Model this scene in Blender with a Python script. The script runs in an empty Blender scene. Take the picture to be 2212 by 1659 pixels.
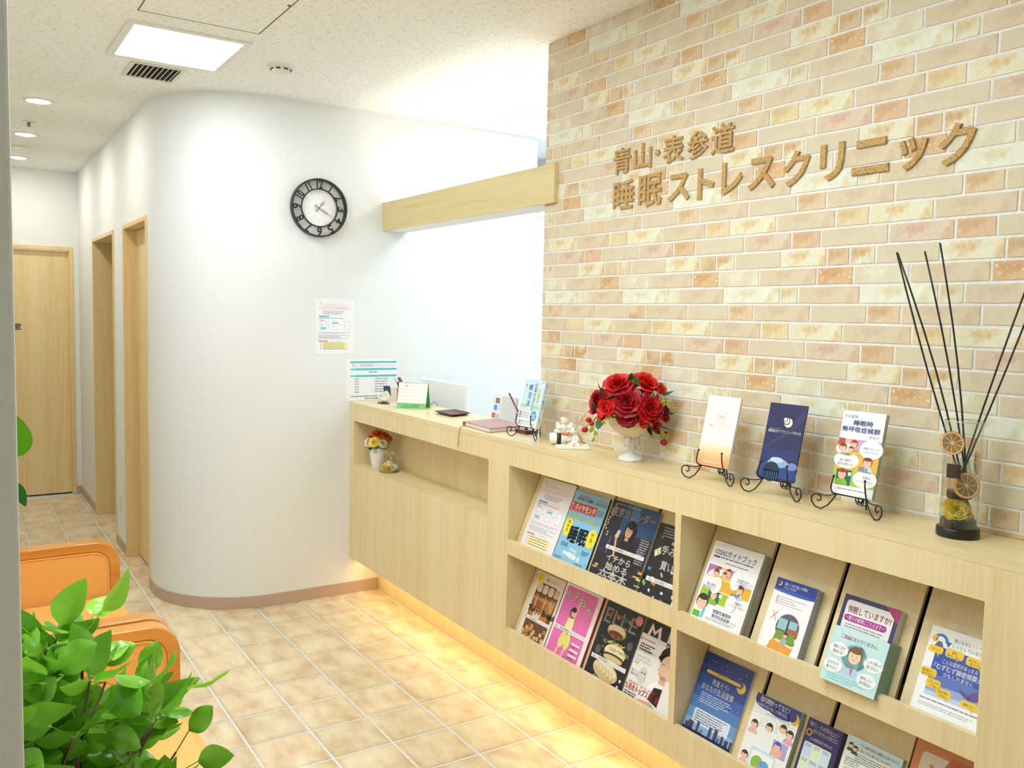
import bpy, bmesh, math, random
from mathutils import Vector, Matrix
random.seed(7)
sc = bpy.context.scene
COL = sc.collection
PI = math.pi

# ------------------------------------------------------------------ camera
CAM = Vector((4.3905, -1.9921, 1.5390))
CM = Matrix(((0.5448930, -0.0770935, 0.8349540),
             (0.8382081, 0.0235583, -0.5448414),
             (0.0223336, 0.9967455, 0.0774571)))
FPX, IW, IH = 1870.0, 2212.0, 1659.0
cd = bpy.data.cameras.new('camera')
cd.sensor_width = 36.0
cd.lens = FPX / IW * 36.0
cd.clip_start = 0.05
cam = bpy.data.objects.new('camera', cd)
COL.objects.link(cam)
cam.matrix_world = Matrix.Translation(CAM) @ CM.to_4x4()
sc.camera = cam

# ------------------------------------------------------------------ view, world, daylight
sc.view_settings.view_transform = 'Standard'
sc.view_settings.look = 'None'
sc.view_settings.gamma = 1.0
sc.view_settings.use_curve_mapping = False
sc.view_settings.exposure = 1.17
w = bpy.data.worlds.new('daylight_sky')
sc.world = w
w.use_nodes = True
w.node_tree.nodes['Background'].inputs[0].default_value = (0.90, 0.95, 1.0, 1)
w.node_tree.nodes['Background'].inputs[1].default_value = 2.2
PANEL = 9.5        # strength of the square ceiling panels
DOWN = 92.0         # strength of the round downlights


def area(name, loc, rot, sx, sy, power, color):
    l = bpy.data.lights.new(name, 'AREA')
    l.shape = 'RECTANGLE'; l.size = sx; l.size_y = sy
    l.energy = power; l.color = color
    o = bpy.data.objects.new(name, l)
    COL.objects.link(o)
    o.location = loc; o.rotation_euler = rot
    return o


area('window_daylight', (0.75, 1.62, 1.55), (PI / 2, 0, PI), 2.0, 1.7, 8, (0.95, 0.98, 1.0))

# ------------------------------------------------------------------ helpers
MATW = {}


def proj(p):
    v = CM.transposed() @ (Vector(p) - CAM)
    if v.z > -0.05:
        return None
    return (IW / 2 + FPX * v.x / -v.z, IH / 2 - FPX * v.y / -v.z)


def lin(h):
    h = h.lstrip('#')
    r = [int(h[i:i + 2], 16) / 255 for i in (0, 2, 4)]
    return tuple((c / 12.92 if c <= 0.04045 else ((c + 0.055) / 1.055) ** 2.4) for c in r) + (1,)


_mc = {}


def mat(name):
    m = bpy.data.materials.new(name); m.use_nodes = True
    return m, m.node_tree.nodes, m.node_tree.links, m.node_tree.nodes['Principled BSDF']


def flat(h, rough=0.6, metal=0.0, coat=0.0, spec=0.5):
    k = ('flat', h, rough, metal, coat, spec)
    if k not in _mc:
        m, n, l, b = mat('colour_' + h.lstrip('#'))
        b.inputs['Base Color'].default_value = lin(h)
        b.inputs['Roughness'].default_value = rough
        b.inputs['Metallic'].default_value = metal
        b.inputs['Coat Weight'].default_value = coat
        b.inputs['Specular IOR Level'].default_value = spec
        _mc[k] = m
    return _mc[k]


def mottled(name, c1, c2, scale=20, rough=0.6, detail=4, lo=0.35, hi=0.65, coords='Object', stretch=(1, 1, 1), bump=0, coat=0, spec=0.5, sss=0):
    k = ('mot', name)
    if k in _mc: return _mc[k]
    m, n, l, b = mat(name)
    if coords == 'Position':
        tc = n.new('ShaderNodeNewGeometry'); src = tc.outputs['Position']
    else:
        tc = n.new('ShaderNodeTexCoord'); src = tc.outputs[coords]
    mp = n.new('ShaderNodeMapping'); mp.inputs['Scale'].default_value = stretch
    l.new(src, mp.inputs['Vector'])
    no = n.new('ShaderNodeTexNoise'); no.inputs['Scale'].default_value = scale; no.inputs['Detail'].default_value = detail
    l.new(mp.outputs[0], no.inputs['Vector'])
    r = n.new('ShaderNodeValToRGB')
    r.color_ramp.elements[0].position = lo; r.color_ramp.elements[1].position = hi
    r.color_ramp.elements[0].color = lin(c1); r.color_ramp.elements[1].color = lin(c2)
    l.new(no.outputs['Fac'], r.inputs[0]); l.new(r.outputs[0], b.inputs['Base Color'])
    b.inputs['Roughness'].default_value = rough
    b.inputs['Coat Weight'].default_value = coat
    b.inputs['Specular IOR Level'].default_value = spec
    if bump:
        bp = n.new('ShaderNodeBump'); bp.inputs['Strength'].default_value = bump; bp.inputs['Distance'].default_value = 0.002
        l.new(no.outputs['Fac'], bp.inputs['Height']); l.new(bp.outputs[0], b.inputs['Normal'])
    _mc[k] = m
    return m


def wood(name, base, dark, light, axis='Z', rough=0.42, coat=0.0):
    m, n, l, b = mat(name)
    g = n.new('ShaderNodeNewGeometry')
    st = {'Z': (1, 1, 0.035), 'X': (0.035, 1, 1), 'Y': (1, 0.035, 1)}[axis]
    outs = []
    for sc_, det in ((55, 3), (260, 2), (9, 2)):
        mp = n.new('ShaderNodeMapping'); mp.inputs['Scale'].default_value = st
        l.new(g.outputs['Position'], mp.inputs['Vector'])
        no = n.new('ShaderNodeTexNoise'); no.inputs['Scale'].default_value = sc_; no.inputs['Detail'].default_value = det
        l.new(mp.outputs[0], no.inputs['Vector']); outs.append(no.outputs['Fac'])
    def mix(a, b_, fac, f):
        mx = n.new('ShaderNodeMix'); mx.data_type = 'RGBA'
        if isinstance(a, tuple): mx.inputs['A'].default_value = a
        else: l.new(a, mx.inputs['A'])
        mx.inputs['B'].default_value = b_
        mr = n.new('ShaderNodeMapRange'); mr.inputs['From Min'].default_value = 0.42; mr.inputs['From Max'].default_value = 0.72
        mr.inputs['To Max'].default_value = f
        l.new(fac, mr.inputs['Value']); l.new(mr.outputs[0], mx.inputs['Factor'])
        return mx.outputs['Result']
    c = mix(lin(base), lin(dark), outs[0], 0.55)
    c = mix(c, lin(dark), outs[1], 0.45)
    c = mix(c, lin(light), outs[2], 0.7)
    l.new(c, b.inputs['Base Color'])
    b.inputs['Roughness'].default_value = rough
    b.inputs['Coat Weight'].default_value = coat
    return m


def emit(name, h, strength):
    m = bpy.data.materials.new(name); m.use_nodes = True
    n = m.node_tree.nodes; n.clear()
    e = n.new('ShaderNodeEmission'); o = n.new('ShaderNodeOutputMaterial')
    e.inputs[0].default_value = lin(h); e.inputs[1].default_value = strength
    m.node_tree.links.new(e.outputs[0], o.inputs[0])
    return m


def glass(name, h='#ffffff', rough=0.0, ior=1.45, thin=True):
    """thin clear glass: mostly straight-through with a fresnel sheen"""
    if ('glass', name) in _mc: return _mc[('glass', name)]
    m = bpy.data.materials.new(name); m.use_nodes = True
    _mc[('glass', name)] = m
    n = m.node_tree.nodes; l = m.node_tree.links; n.clear()
    t = n.new('ShaderNodeBsdfTransparent'); t.inputs[0].default_value = lin(h)
    g = n.new('ShaderNodeBsdfGlossy'); g.inputs['Roughness'].default_value = 0.03
    lw = n.new('ShaderNodeLayerWeight'); lw.inputs['Blend'].default_value = 0.12
    f = n.new('ShaderNodeMath'); f.operation = 'MULTIPLY_ADD'; f.inputs[1].default_value = 0.55; f.inputs[2].default_value = 0.03
    l.new(lw.outputs['Facing'], f.inputs[0])
    mx = n.new('ShaderNodeMixShader'); o = n.new('ShaderNodeOutputMaterial')
    l.new(f.outputs[0], mx.inputs[0]); l.new(t.outputs[0], mx.inputs[1]); l.new(g.outputs[0], mx.inputs[2]); l.new(mx.outputs[0], o.inputs[0])
    return m


class MB:
    def __init__(s):
        s.v = []; s.f = []; s.m = []; s.mats = []
    def mi(s, m):
        if m not in s.mats: s.mats.append(m)
        return s.mats.index(m)
    def add(s, vs, fs, m=None):
        k = len(s.v); s.v.extend([tuple(q) for q in vs])
        i = s.mi(m) if m is not None else 0
        for f in fs:
            s.f.append(tuple(k + a for a in f)); s.m.append(i)
        return s
    def box(s, x0, y0, z0, x1, y1, z1, m=None):
        vs = [(x, y, z) for z in (z0, z1) for y in (y0, y1) for x in (x0, x1)]
        return s.add(vs, [(0, 2, 3, 1), (4, 5, 7, 6), (0, 1, 5, 4), (2, 6, 7, 3), (0, 4, 6, 2), (1, 3, 7, 5)], m)
    def prism(s, pts, vec, m=None):
        """closed polygon of 3D points swept along vec"""
        n = len(pts); vec = Vector(vec)
        vs = [Vector(p) for p in pts]; vs += [p + vec for p in vs]
        fs = [tuple(range(n))[::-1], tuple(range(n, 2 * n))]
        fs += [(i, (i + 1) % n, n + (i + 1) % n, n + i) for i in range(n)]
        return s.add(vs, fs, m)
    def poly(s, pts, m=None):
        return s.add(pts, [tuple(range(len(pts)))], m)
    def tube(s, path, r, n=8, m=None, closed=False, caps=True):
        P = [Vector(p) for p in path]; N = len(P)
        rr = r if isinstance(r, (list, tuple)) else [r] * N
        vs = []; up = None
        for i in range(N):
            a = P[(i - 1) % N] if (closed or i > 0) else P[i]
            b = P[(i + 1) % N] if (closed or i < N - 1) else P[i]
            t = (b - a)
            t = t.normalized() if t.length > 1e-9 else Vector((0, 0, 1))
            if up is None:
                up = Vector((0, 0, 1)) if abs(t.z) < 0.9 else Vector((1, 0, 0))
            x = up - t * up.dot(t)
            if x.length < 1e-6: x = t.orthogonal()
            x.normalize(); up = x; y = t.cross(x)
            for k in range(n):
                a_ = 2 * PI * k / n
                vs.append(P[i] + (x * math.cos(a_) + y * math.sin(a_)) * rr[i])
        fs = []
        for i in range(N if closed else N - 1):
            j = (i + 1) % N
            for k in range(n):
                k2 = (k + 1) % n
                fs.append((i * n + k, i * n + k2, j * n + k2, j * n + k))
        if caps and not closed:
            fs.append(tuple(range(n))[::-1]); fs.append(tuple((N - 1) * n + k for k in range(n)))
        return s.add(vs, fs, m)
    def lathe(s, prof, c=(0, 0, 0), n=24, m=None, fx=1.0, fy=1.0, wob=None):
        vs = []; fs = []
        for j, (r, z) in enumerate(prof):
            for k in range(n):
                a = 2 * PI * k / n
                q = r * (1 + (wob(a, j) if wob else 0))
                vs.append((c[0] + q * math.cos(a) * fx, c[1] + q * math.sin(a) * fy, c[2] + z))
        for j in range(len(prof) - 1):
            for k in range(n):
                k2 = (k + 1) % n
                fs.append((j * n + k, j * n + k2, (j + 1) * n + k2, (j + 1) * n + k))
        if prof[0][0] > 1e-6: fs.append(tuple(range(n))[::-1])
        if prof[-1][0] > 1e-6: fs.append(tuple((len(prof) - 1) * n + k for k in range(n)))
        return s.add(vs, fs, m)
    def ell(s, c, r, nu=12, nv=8, m=None, rot=None):
        if not isinstance(r, (tuple, list)): r = (r, r, r)
        vs = []; fs = []
        R = rot or Matrix.Identity(3); c = Vector(c)
        for j in range(nv + 1):
            t = PI * j / nv
            for k in range(nu):
                a = 2 * PI * k / nu
                vs.append(c + R @ Vector((r[0] * math.sin(t) * math.cos(a), r[1] * math.sin(t) * math.sin(a), -r[2] * math.cos(t))))
        for j in range(nv):
            for k in range(nu):
                k2 = (k + 1) % nu
                fs.append((j * nu + k, j * nu + k2, (j + 1) * nu + k2, (j + 1) * nu + k))
        return s.add(vs, fs, m)
    def grid(s, fn, nu, nv, m=None):
        vs = [fn(i / nu, j / nv) for j in range(nv + 1) for i in range(nu + 1)]
        fs = [(j * (nu + 1) + i, j * (nu + 1) + i + 1, (j + 1) * (nu + 1) + i + 1, (j + 1) * (nu + 1) + i) for j in range(nv) for i in range(nu)]
        return s.add(vs, fs, m)
    def mesh(s, name, smooth=False, off=None):
        me = bpy.data.meshes.new(name)
        vs = s.v if off is None else [(off @ Vector(p)) for p in s.v]
        me.from_pydata(vs, [], s.f)
        for m in s.mats: me.materials.append(m)
        if s.mats:
            me.polygons.foreach_set('material_index', s.m)
        if smooth:
            me.polygons.foreach_set('use_smooth', [True] * len(me.polygons))
            if smooth == 'auto':
                me.set_sharp_from_angle(angle=math.radians(40))
        me.update()
        return me


def tag(o, label=None, cat=None, group=None, kind=None):
    if label: o['label'] = label
    if cat: o['category'] = cat
    if group: o['group'] = group
    if kind: o['kind'] = kind
    return o


def thing(name, label, cat, loc=(0, 0, 0), group=None, rotz=0.0):
    o = bpy.data.objects.new(name, None); COL.objects.link(o)
    o.empty_display_size = 0.05
    o.location = loc; o.rotation_euler = (0, 0, rotz)
    MATW[o.name] = Matrix.Translation(Vector(loc)) @ Matrix.Rotation(rotz, 4, 'Z')
    return tag(o, label, cat, group)


def part(name, mb, m=None, parent=None, smooth=False, local=False, bevel=0, label=None, kind=None):
    """a mesh part; vertices in world coordinates unless local"""
    if m is not None and not mb.mats: mb.mats.append(m)
    M = MATW[parent.name] if parent else Matrix.Identity(4)
    me = mb.mesh(name, smooth, None if local else M.inverted())
    o = bpy.data.objects.new(name, me); COL.objects.link(o)
    if parent:
        o.parent = parent
    MATW[o.name] = M
    if bevel:
        b = o.modifiers.new('bevel', 'BEVEL'); b.width = bevel; b.segments = 2; b.limit_method = 'ANGLE'
    if label: o['label'] = label
    if kind: o['kind'] = kind
    return o


def solo(name, mb, m, label, cat, loc=(0, 0, 0), smooth=False, group=None, bevel=0, local=False):
    """a thing that is one mesh with its origin at loc"""
    if m is not None and not mb.mats: mb.mats.append(m)
    L = Matrix.Translation(Vector(loc))
    me = mb.mesh(name, smooth, None if local else L.inverted())
    o = bpy.data.objects.new(name, me); COL.objects.link(o)
    o.location = loc; MATW[o.name] = L
    if bevel:
        b = o.modifiers.new('bevel', 'BEVEL'); b.width = bevel; b.segments = 2; b.limit_method = 'ANGLE'
    return tag(o, label, cat, group)


def struct(name, mb, m, smooth=False, parent=None, bevel=0):
    o = part(name, mb, m, parent, smooth, bevel=bevel)
    if not parent: o['kind'] = 'structure'
    return o


def dup(root, loc, rotz=None, label=None, group=None):
    r = root.copy(); COL.objects.link(r); r.location = loc
    if rotz is not None: r.rotation_euler = (0, 0, rotz)
    if label: r['label'] = label
    if group: r['group'] = group
    for ch in list(root.children):
        c = ch.copy(); COL.objects.link(c); c.parent = r
        for g in ch.children:
            d = g.copy(); COL.objects.link(d); d.parent = c
    return r


# flat print: text and shapes laid on a surface, joined to one mesh of many inks
_tx = {}


def text_mesh(body, bold=0.0, extrude=0.0, bevel=0.0, res=3):
    k = (body, bold, extrude, bevel, res)
    if k not in _tx:
        c = bpy.data.curves.new('lettering', 'FONT'); c.body = body; c.size = 1.0; c.offset = bold
        c.extrude = extrude; c.bevel_depth = bevel; c.bevel_resolution = 1; c.resolution_u = res
        o = bpy.data.objects.new('lettering', c)
        me = bpy.data.meshes.new_from_object(o)
        vs = [v.co.copy() for v in me.vertices]; fs = [tuple(p.vertices) for p in me.polygons]
        bpy.data.objects.remove(o); bpy.data.meshes.remove(me); bpy.data.curves.remove(c)
        _tx[k] = (vs, fs)
    return _tx[k]


class Print:
    """sheet with fractional coordinates: x 0..1 to the right, y 0..1 downwards"""
    def __init__(s, o, r, u, W, H, n=None, step=0.00022):
        s.r = Vector(r).normalized(); s.u = Vector(u).normalized()
        s.n = Vector(n).normalized() if n else s.r.cross(s.u).normalized()
        s.o = Vector(o); s.W = W; s.H = H; s.mb = MB(); s.step = step
    def P(s, x, y, k):
        return s.o + s.r * (x * s.W) - s.u * (y * s.H) + s.n * (s.step * k)
    def poly(s, pts, h, k=1, rough=0.35):
        s.mb.poly([s.P(x, y, k) for x, y in pts][::-1], flat(h, rough)); return s
    def rect(s, x0, y0, x1, y1, h, k=1):
        return s.poly([(x0, y0), (x1, y0), (x1, y1), (x0, y1)], h, k)
    def rrect(s, x0, y0, x1, y1, h, k=1, rad=0.3):
        q = min((x1 - x0) * s.W, (y1 - y0) * s.H) * rad; rx = q / s.W; ry = q / s.H
        pts = []
        for cx, cy, a0 in ((x1 - rx, y0 + ry, -90), (x1 - rx, y1 - ry, 0), (x0 + rx, y1 - ry, 90), (x0 + rx, y0 + ry, 180)):
            for i in range(5):
                a = math.radians(a0 + i * 22.5); pts.append((cx + rx * math.cos(a), cy + ry * math.sin(a)))
        return s.poly(pts, h, k)
    def oval(s, cx, cy, rx, ry, h, k=1, rot=0, n=20, a0=0, a1=360):
        pts = []
        N = n if a1 - a0 >= 360 else n + 1
        for i in range(N):
            a = math.radians(a0 + (a1 - a0) * i / n)
            X = rx * s.W * math.cos(a); Y = ry * s.H * math.sin(a)
            c, q = math.cos(rot), math.sin(rot)
            pts.append((cx + (X * c - Y * q) / s.W, cy + (X * q + Y * c) / s.H))
        return s.poly(pts, h, k)
    def circ(s, cx, cy, rad, h, k=1, **kw):        # rad as fraction of the width
        return s.oval(cx, cy, rad, rad * s.W / s.H, h, k, **kw)
    def text(s, body, x, y, size, h, k=2, align='L', bold=0.0, sx=1.0, width=None, rot=0.0, res=2):
        """y is the baseline; size is a fraction of the height; width (fraction) squeezes or stretches"""
        vs, fs = text_mesh(body, 0.0, res=res)
        if not vs: return s
        if bold > 0:                    # heavier weight: the same glyphs struck several times, slightly apart
            B = bold * 1.3
            vs4 = []; fs4 = []
            for dx, dy in ((-B, 0), (B, 0), (0, -B), (0, B)):
                k0 = len(vs4); vs4 += [Vector((v.x + dx, v.y + dy, 0)) for v in vs]; fs4 += [tuple(i + k0 for i in f_) for f_ in fs]
            vs, fs = vs4, fs4
        x0 = min(v.x for v in vs); x1 = max(v.x for v in vs)
        sy = size * s.H
        kx = sy * sx
        if width: kx = width * s.W / (x1 - x0)
        offx = {'L': x0, 'C': (x0 + x1) / 2, 'R': x1}[align]
        c, q = math.cos(rot), math.sin(rot)
        out = []
        b = s.P(x, y, k)
        for v in vs:
            X = (v.x - offx) * kx; Y = v.y * sy
            out.append(b + s.r * (X * c - Y * q) + s.u * (X * q + Y * c))
        s.mb.add(out, fs, flat(h, 0.35)); return s
    def vtext(s, body, x, y, size, h, k=2, pitch=1.05, bold=0.0, sx=1.0):
        for i, ch in enumerate(body):
            s.text(ch, x, y + size * (0.85 + i * pitch), size, h, k, 'C', bold, sx)
        return s
    def lines(s, x0, y0, x1, n, pitch, h, k=2, th=0.35, seed=1, ragged=0.35):
        """greeked small print, too fine to read"""
        R = random.Random(seed)
        for i in range(n):
            x = x0; e = x1 - (x1 - x0) * ragged * R.random() * (1 if i else 0.3)
            y = y0 + i * pitch
            while x < e:
                q = min(e, x + (0.03 + 0.10 * R.random()))
                s.rect(x, y, q, y + pitch * th, h, k); x = q + 0.012
        return s
    def done(s, parent, name='printed_cover'):
        return part(name, s.mb, None, parent)

# ------------------------------------------------------------------ shared materials
M_WALL = mottled('white_wallpaper', '#e9eae6', '#eeefeb', scale=220, rough=0.85, coords='Position', bump=0.12)
M_WOOD = wood('light_oak_laminate', '#eedaa8', '#dfc48c', '#f2e2b8', 'Z', 0.40)
M_WOODX = wood('light_oak_top', '#e8d4a0', '#d9be88', '#eedeb4', 'X', 0.34)
M_DOOR = wood('oak_door_veneer', '#efd49c', '#ddba7c', '#f3dcaa', 'Z', 0.45)
M_FRAME = wood('oak_door_frame', '#e8cc94', '#d8b578', '#eed6a4', 'Z', 0.42)
M_BEAM = wood('oak_beam_veneer', '#e2d098', '#d3ba7c', '#e8daa8', 'X', 0.42)
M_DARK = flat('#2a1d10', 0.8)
M_WHITE = flat('#f4f4f2', 0.4)
M_IRON = flat('#1d1714', 0.42)
M_PAPER = flat('#f6f5f0', 0.55)
CEIL = 2.617
YF, YB, CT = -0.171, 0.030, 1.062


def ceiling_material():
    m, n, l, b = mat('fissured_ceiling_board')
    g = n.new('ShaderNodeNewGeometry')
    base = None
    col = n.new('ShaderNodeRGB'); col.outputs[0].default_value = lin('#fafaf4')
    cur = col.outputs[0]
    for i, (sc_, rot, sx, thr, amt) in enumerate(((55, 0.5, 0.35, 0.16, 0.55), (48, -0.9, 0.4, 0.13, 0.5), (95, 1.4, 0.5, 0.16, 0.35), (150, 0.2, 1, 0.18, 0.25))):
        mp = n.new('ShaderNodeMapping'); mp.inputs['Rotation'].default_value = (0, 0, rot); mp.inputs['Scale'].default_value = (1, sx, 1)
        mp.inputs['Location'].default_value = (i * 3.1, i * 1.7, 0)
        l.new(g.outputs['Position'], mp.inputs['Vector'])
        v = n.new('ShaderNodeTexVoronoi'); v.inputs['Scale'].default_value = sc_; v.inputs['Randomness'].default_value = 1
        v.voronoi_dimensions = '2D'
        l.new(mp.outputs[0], v.inputs['Vector'])
        # only some cells hold a fleck
        th = n.new('ShaderNodeMath'); th.operation = 'MULTIPLY'; th.inputs[1].default_value = thr
        sp = n.new('ShaderNodeSeparateColor'); l.new(v.outputs['Color'], sp.inputs[0])
        l.new(sp.outputs[0], th.inputs[0])
        lt = n.new('ShaderNodeMath'); lt.operation = 'LESS_THAN'
        l.new(v.outputs['Distance'], lt.inputs[0]); l.new(th.outputs[0], lt.inputs[1])
        f = n.new('ShaderNodeMath'); f.operation = 'MULTIPLY'; f.inputs[1].default_value = amt
        l.new(lt.outputs[0], f.inputs[0])
        mx = n.new('ShaderNodeMix'); mx.data_type = 'RGBA'
        l.new(f.outputs[0], mx.inputs['Factor']); l.new(cur, mx.inputs['A']); mx.inputs['B'].default_value = lin('#b5aa98')
        cur = mx.outputs['Result']
    l.new(cur, b.inputs['Base Color']); b.inputs['Roughness'].default_value = 0.9
    return m


M_CEIL = ceiling_material()

# ------------------------------------------------------------------ floor: grout bed and tiles
XW0, XW1, YL = -3.49, 5.40, -2.32
M_GROUT = mottled('pale_grout', '#d9dcd6', '#e6e8e2', scale=60, rough=0.8, coords='Position')
floor = struct('floor', MB().box(XW0 - 0.2, YL - 0.1, -0.08, XW1 + 0.1, 1.7, -0.003), M_GROUT)


def tile_material():
    m, n, l, b = mat('terracotta_tile')
    tc = n.new('ShaderNodeTexCoord'); oi = n.new('ShaderNodeObjectInfo'); g = n.new('ShaderNodeNewGeometry')
    no = n.new('ShaderNodeTexNoise'); no.inputs['Scale'].default_value = 9; no.inputs['Detail'].default_value = 5
    mp = n.new('ShaderNodeMapping'); mp.inputs['Scale'].default_value = (0.75, 1.5, 1)
    mp.inputs['Rotation'].default_value = (0, 0, 1.25)
    l.new(g.outputs['Position'], mp.inputs[0]); l.new(mp.outputs[0], no.inputs['Vector'])
    r = n.new('ShaderNodeValToRGB')
    e = r.color_ramp.elements
    e[0].position = 0.30; e[0].color = lin('#d0b48c'); e[1].position = 0.68; e[1].color = lin('#eee2c0')
    q = e.new(0.46); q.color = lin('#e3cca4')
    l.new(no.outputs['Fac'], r.inputs[0])
    # fired darker rim with a wavering edge
    sp = n.new('ShaderNodeSeparateXYZ'); l.new(tc.outputs['Object'], sp.inputs[0])
    ax = n.new('ShaderNodeMath'); ax.operation = 'ABSOLUTE'; l.new(sp.outputs[0], ax.inputs[0])
    ay = n.new('ShaderNodeMath'); ay.operation = 'ABSOLUTE'; l.new(sp.outputs[1], ay.inputs[0])
    mxm = n.new('ShaderNodeMath'); mxm.operation = 'MAXIMUM'; l.new(ax.outputs[0], mxm.inputs[0]); l.new(ay.outputs[0], mxm.inputs[1])
    n2 = n.new('ShaderNodeTexNoise'); n2.inputs['Scale'].default_value = 14; l.new(g.outputs['Position'], n2.inputs['Vector'])
    ad = n.new('ShaderNodeMath'); ad.operation = 'MULTIPLY_ADD'; ad.inputs[1].default_value = 0.06
    l.new(n2.outputs['Fac'], ad.inputs[0]); l.new(mxm.outputs[0], ad.inputs[2])
    mr = n.new('ShaderNodeMapRange'); mr.inputs['From Min'].default_value = 0.115; mr.inputs['From Max'].default_value = 0.155
    mr.inputs['To Max'].default_value = 0.55
    l.new(ad.outputs[0], mr.inputs['Value'])
    mx = n.new('ShaderNodeMix'); mx.data_type = 'RGBA'; l.new(mr.outputs[0], mx.inputs['Factor'])
    l.new(r.outputs[0], mx.inputs['A']); mx.inputs['B'].default_value = lin('#bf9f72')
    hs = n.new('ShaderNodeHueSaturation'); l.new(mx.outputs['Result'], hs.inputs['Color'])
    mv = n.new('ShaderNodeMapRange'); mv.inputs['To Min'].default_value = 0.92; mv.inputs['To Max'].default_value = 1.06
    l.new(oi.outputs['Random'], mv.inputs['Value']); l.new(mv.outputs[0], hs.inputs['Value'])
    l.new(hs.outputs[0], b.inputs['Base Color'])
    b.inputs['Roughness'].default_value = 0.38
    bp = n.new('ShaderNodeBump'); bp.inputs['Strength'].default_value = 0.15; bp.inputs['Distance'].default_value = 0.004
    l.new(no.outputs['Fac'], bp.inputs['Height']); l.new(bp.outputs[0], b.inputs['Normal'])
    return m


M_TILE = tile_material()
TX, TY = 0.2296, 0.2250
GX, GY = 0.0396, -1.5802
HX, HY = TX / 2 - 0.0045, TY / 2 - 0.0045
tm = MB(); ch = 0.004
tm.prism([(-HX, -HY, -0.012), (HX, -HY, -0.012), (HX, HY, -0.012), (-HX, HY, -0.012)], (0, 0, 0.010), M_TILE)
tm.prism([(-HX, -HY, -0.002), (HX, -HY, -0.002), (HX, HY, -0.002), (-HX, HY, -0.002)], (0, 0, 0.0001), M_TILE)
k0 = len(tm.v)
tm = MB()
vs = [(-HX, -HY, -0.012), (HX, -HY, -0.012), (HX, HY, -0.012), (-HX, HY, -0.012),
      (-HX, -HY, -0.0025), (HX, -HY, -0.0025), (HX, HY, -0.0025), (-HX, HY, -0.0025),
      (-HX + ch, -HY + ch, 0), (HX - ch, -HY + ch, 0), (HX - ch, HY - ch, 0), (-HX + ch, HY - ch, 0)]
fs = [(0, 1, 5, 4), (1, 2, 6, 5), (2, 3, 7, 6), (3, 0, 4, 7), (4, 5, 9, 8), (5, 6, 10, 9), (6, 7, 11, 10), (7, 4, 8, 11), (8, 9, 10, 11)]
tm.add(vs, fs, M_TILE)
tile_me = tm.mesh('tile')
spots = []
for j in range(-17, 24):
    for i in range(-4, 8):
        cx = GX + (j + 0.5) * TX; cy = GY + (i + 0.5) * TY
        if cx < XW0 + 0.05 or cx > XW1 or cy < YL or cy > 0.12: continue
        if cx < -0.10 and cy > -1.0: continue
        q = [proj((cx + sx * HX, cy + sy * HY, 0)) for sx, sy in ((-1, -1), (1, -1), (1, 1), (-1, 1))]
        a = 0
        if all(q):
            mx_ = sum(p[0] for p in q) / 4; my_ = sum(p[1] for p in q) / 4
            if -40 < mx_ < IW + 40 and 1000 < my_ < IH + 60:
                a = abs(sum(q[k][0] * q[(k + 1) % 4][1] - q[(k + 1) % 4][0] * q[k][1] for k in range(4))) / 2
                if cy < -1.62 and cx > 0.6: a = 0           # under the seats
        spots.append((a, cx, cy))
spots.sort(reverse=True)
rest = MB()
for n_, (a, cx, cy) in enumerate(spots):
    if n_ < 290 and a > 60:
        o = bpy.data.objects.new('tile', tile_me); COL.objects.link(o); o.location = (cx, cy, 0); o.parent = floor
    else:
        rest.add([(x + cx, y + cy, z) for x, y, z in vs], fs, M_TILE)
part('far_tiles', rest, M_TILE, floor, kind='stuff')

# ------------------------------------------------------------------ ceiling
ceil = MB().box(XW0 - 0.2, YL - 0.1, CEIL, XW1 + 0.1, 1.75, CEIL + 0.1)
ceiling = struct('ceiling', ceil, M_CEIL)
hx0, hx1, hy0, hy1 = 0.927, 1.385, -1.388, -0.946
hatch = thing('access_hatch', 'square access hatch of flecked board in the ceiling above the seats', 'hatch', (hx0, hy0, CEIL))
g = 0.004
part('panel', MB().box(hx0 + g, hy0 + g, CEIL - 0.0010, hx1 - g, hy1 - g, CEIL - 0.0002), M_CEIL, hatch)
e = MB()
for a in ((hx0 - .001, hy0 - .001, hx1 + .001, hy0 + g - .001), (hx0 - .001, hy1 - g + .001, hx1 + .001, hy1 + .001),
          (hx0 - .001, hy0 + g, hx0 + g - .001, hy1 - g), (hx1 - g + .001, hy0 + g, hx1 + .001, hy1 - g)):
    e.box(a[0], a[1], CEIL - 0.0014, a[2], a[3], CEIL - 0.0001)
part('joint', e, flat('#6f685a', 0.9), hatch)
part('latch', MB().lathe([(0.006, -0.0035), (0.006, -0.0002)], (1.31, hy1 - 0.010, CEIL), 12), flat('#4c463c', 0.6), hatch)


def panel_light(x0, y0, x1, y1, label):
    t = thing('ceiling_light', label, 'ceiling light', ((x0 + x1) / 2, (y0 + y1) / 2, CEIL), group='square ceiling panel lights')
    f = MB(); w_ = 0.028; z0, z1 = CEIL - 0.007, CEIL - 0.0003
    f.box(x0 - w_, y0 - w_, z0, x1 + w_, y0, z1).box(x0 - w_, y1, z0, x1 + w_, y1 + w_, z1)
    f.box(x0 - w_, y0, z0, x0, y1, z1).box(x1, y0, z0, x1 + w_, y1, z1)
    part('frame', f, flat('#eceae4', 0.5), t)
    part('diffuser', MB().box(x0, y0, CEIL - 0.005, x1, y1, CEIL - 0.002), M_PANEL, t)
    return t


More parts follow.
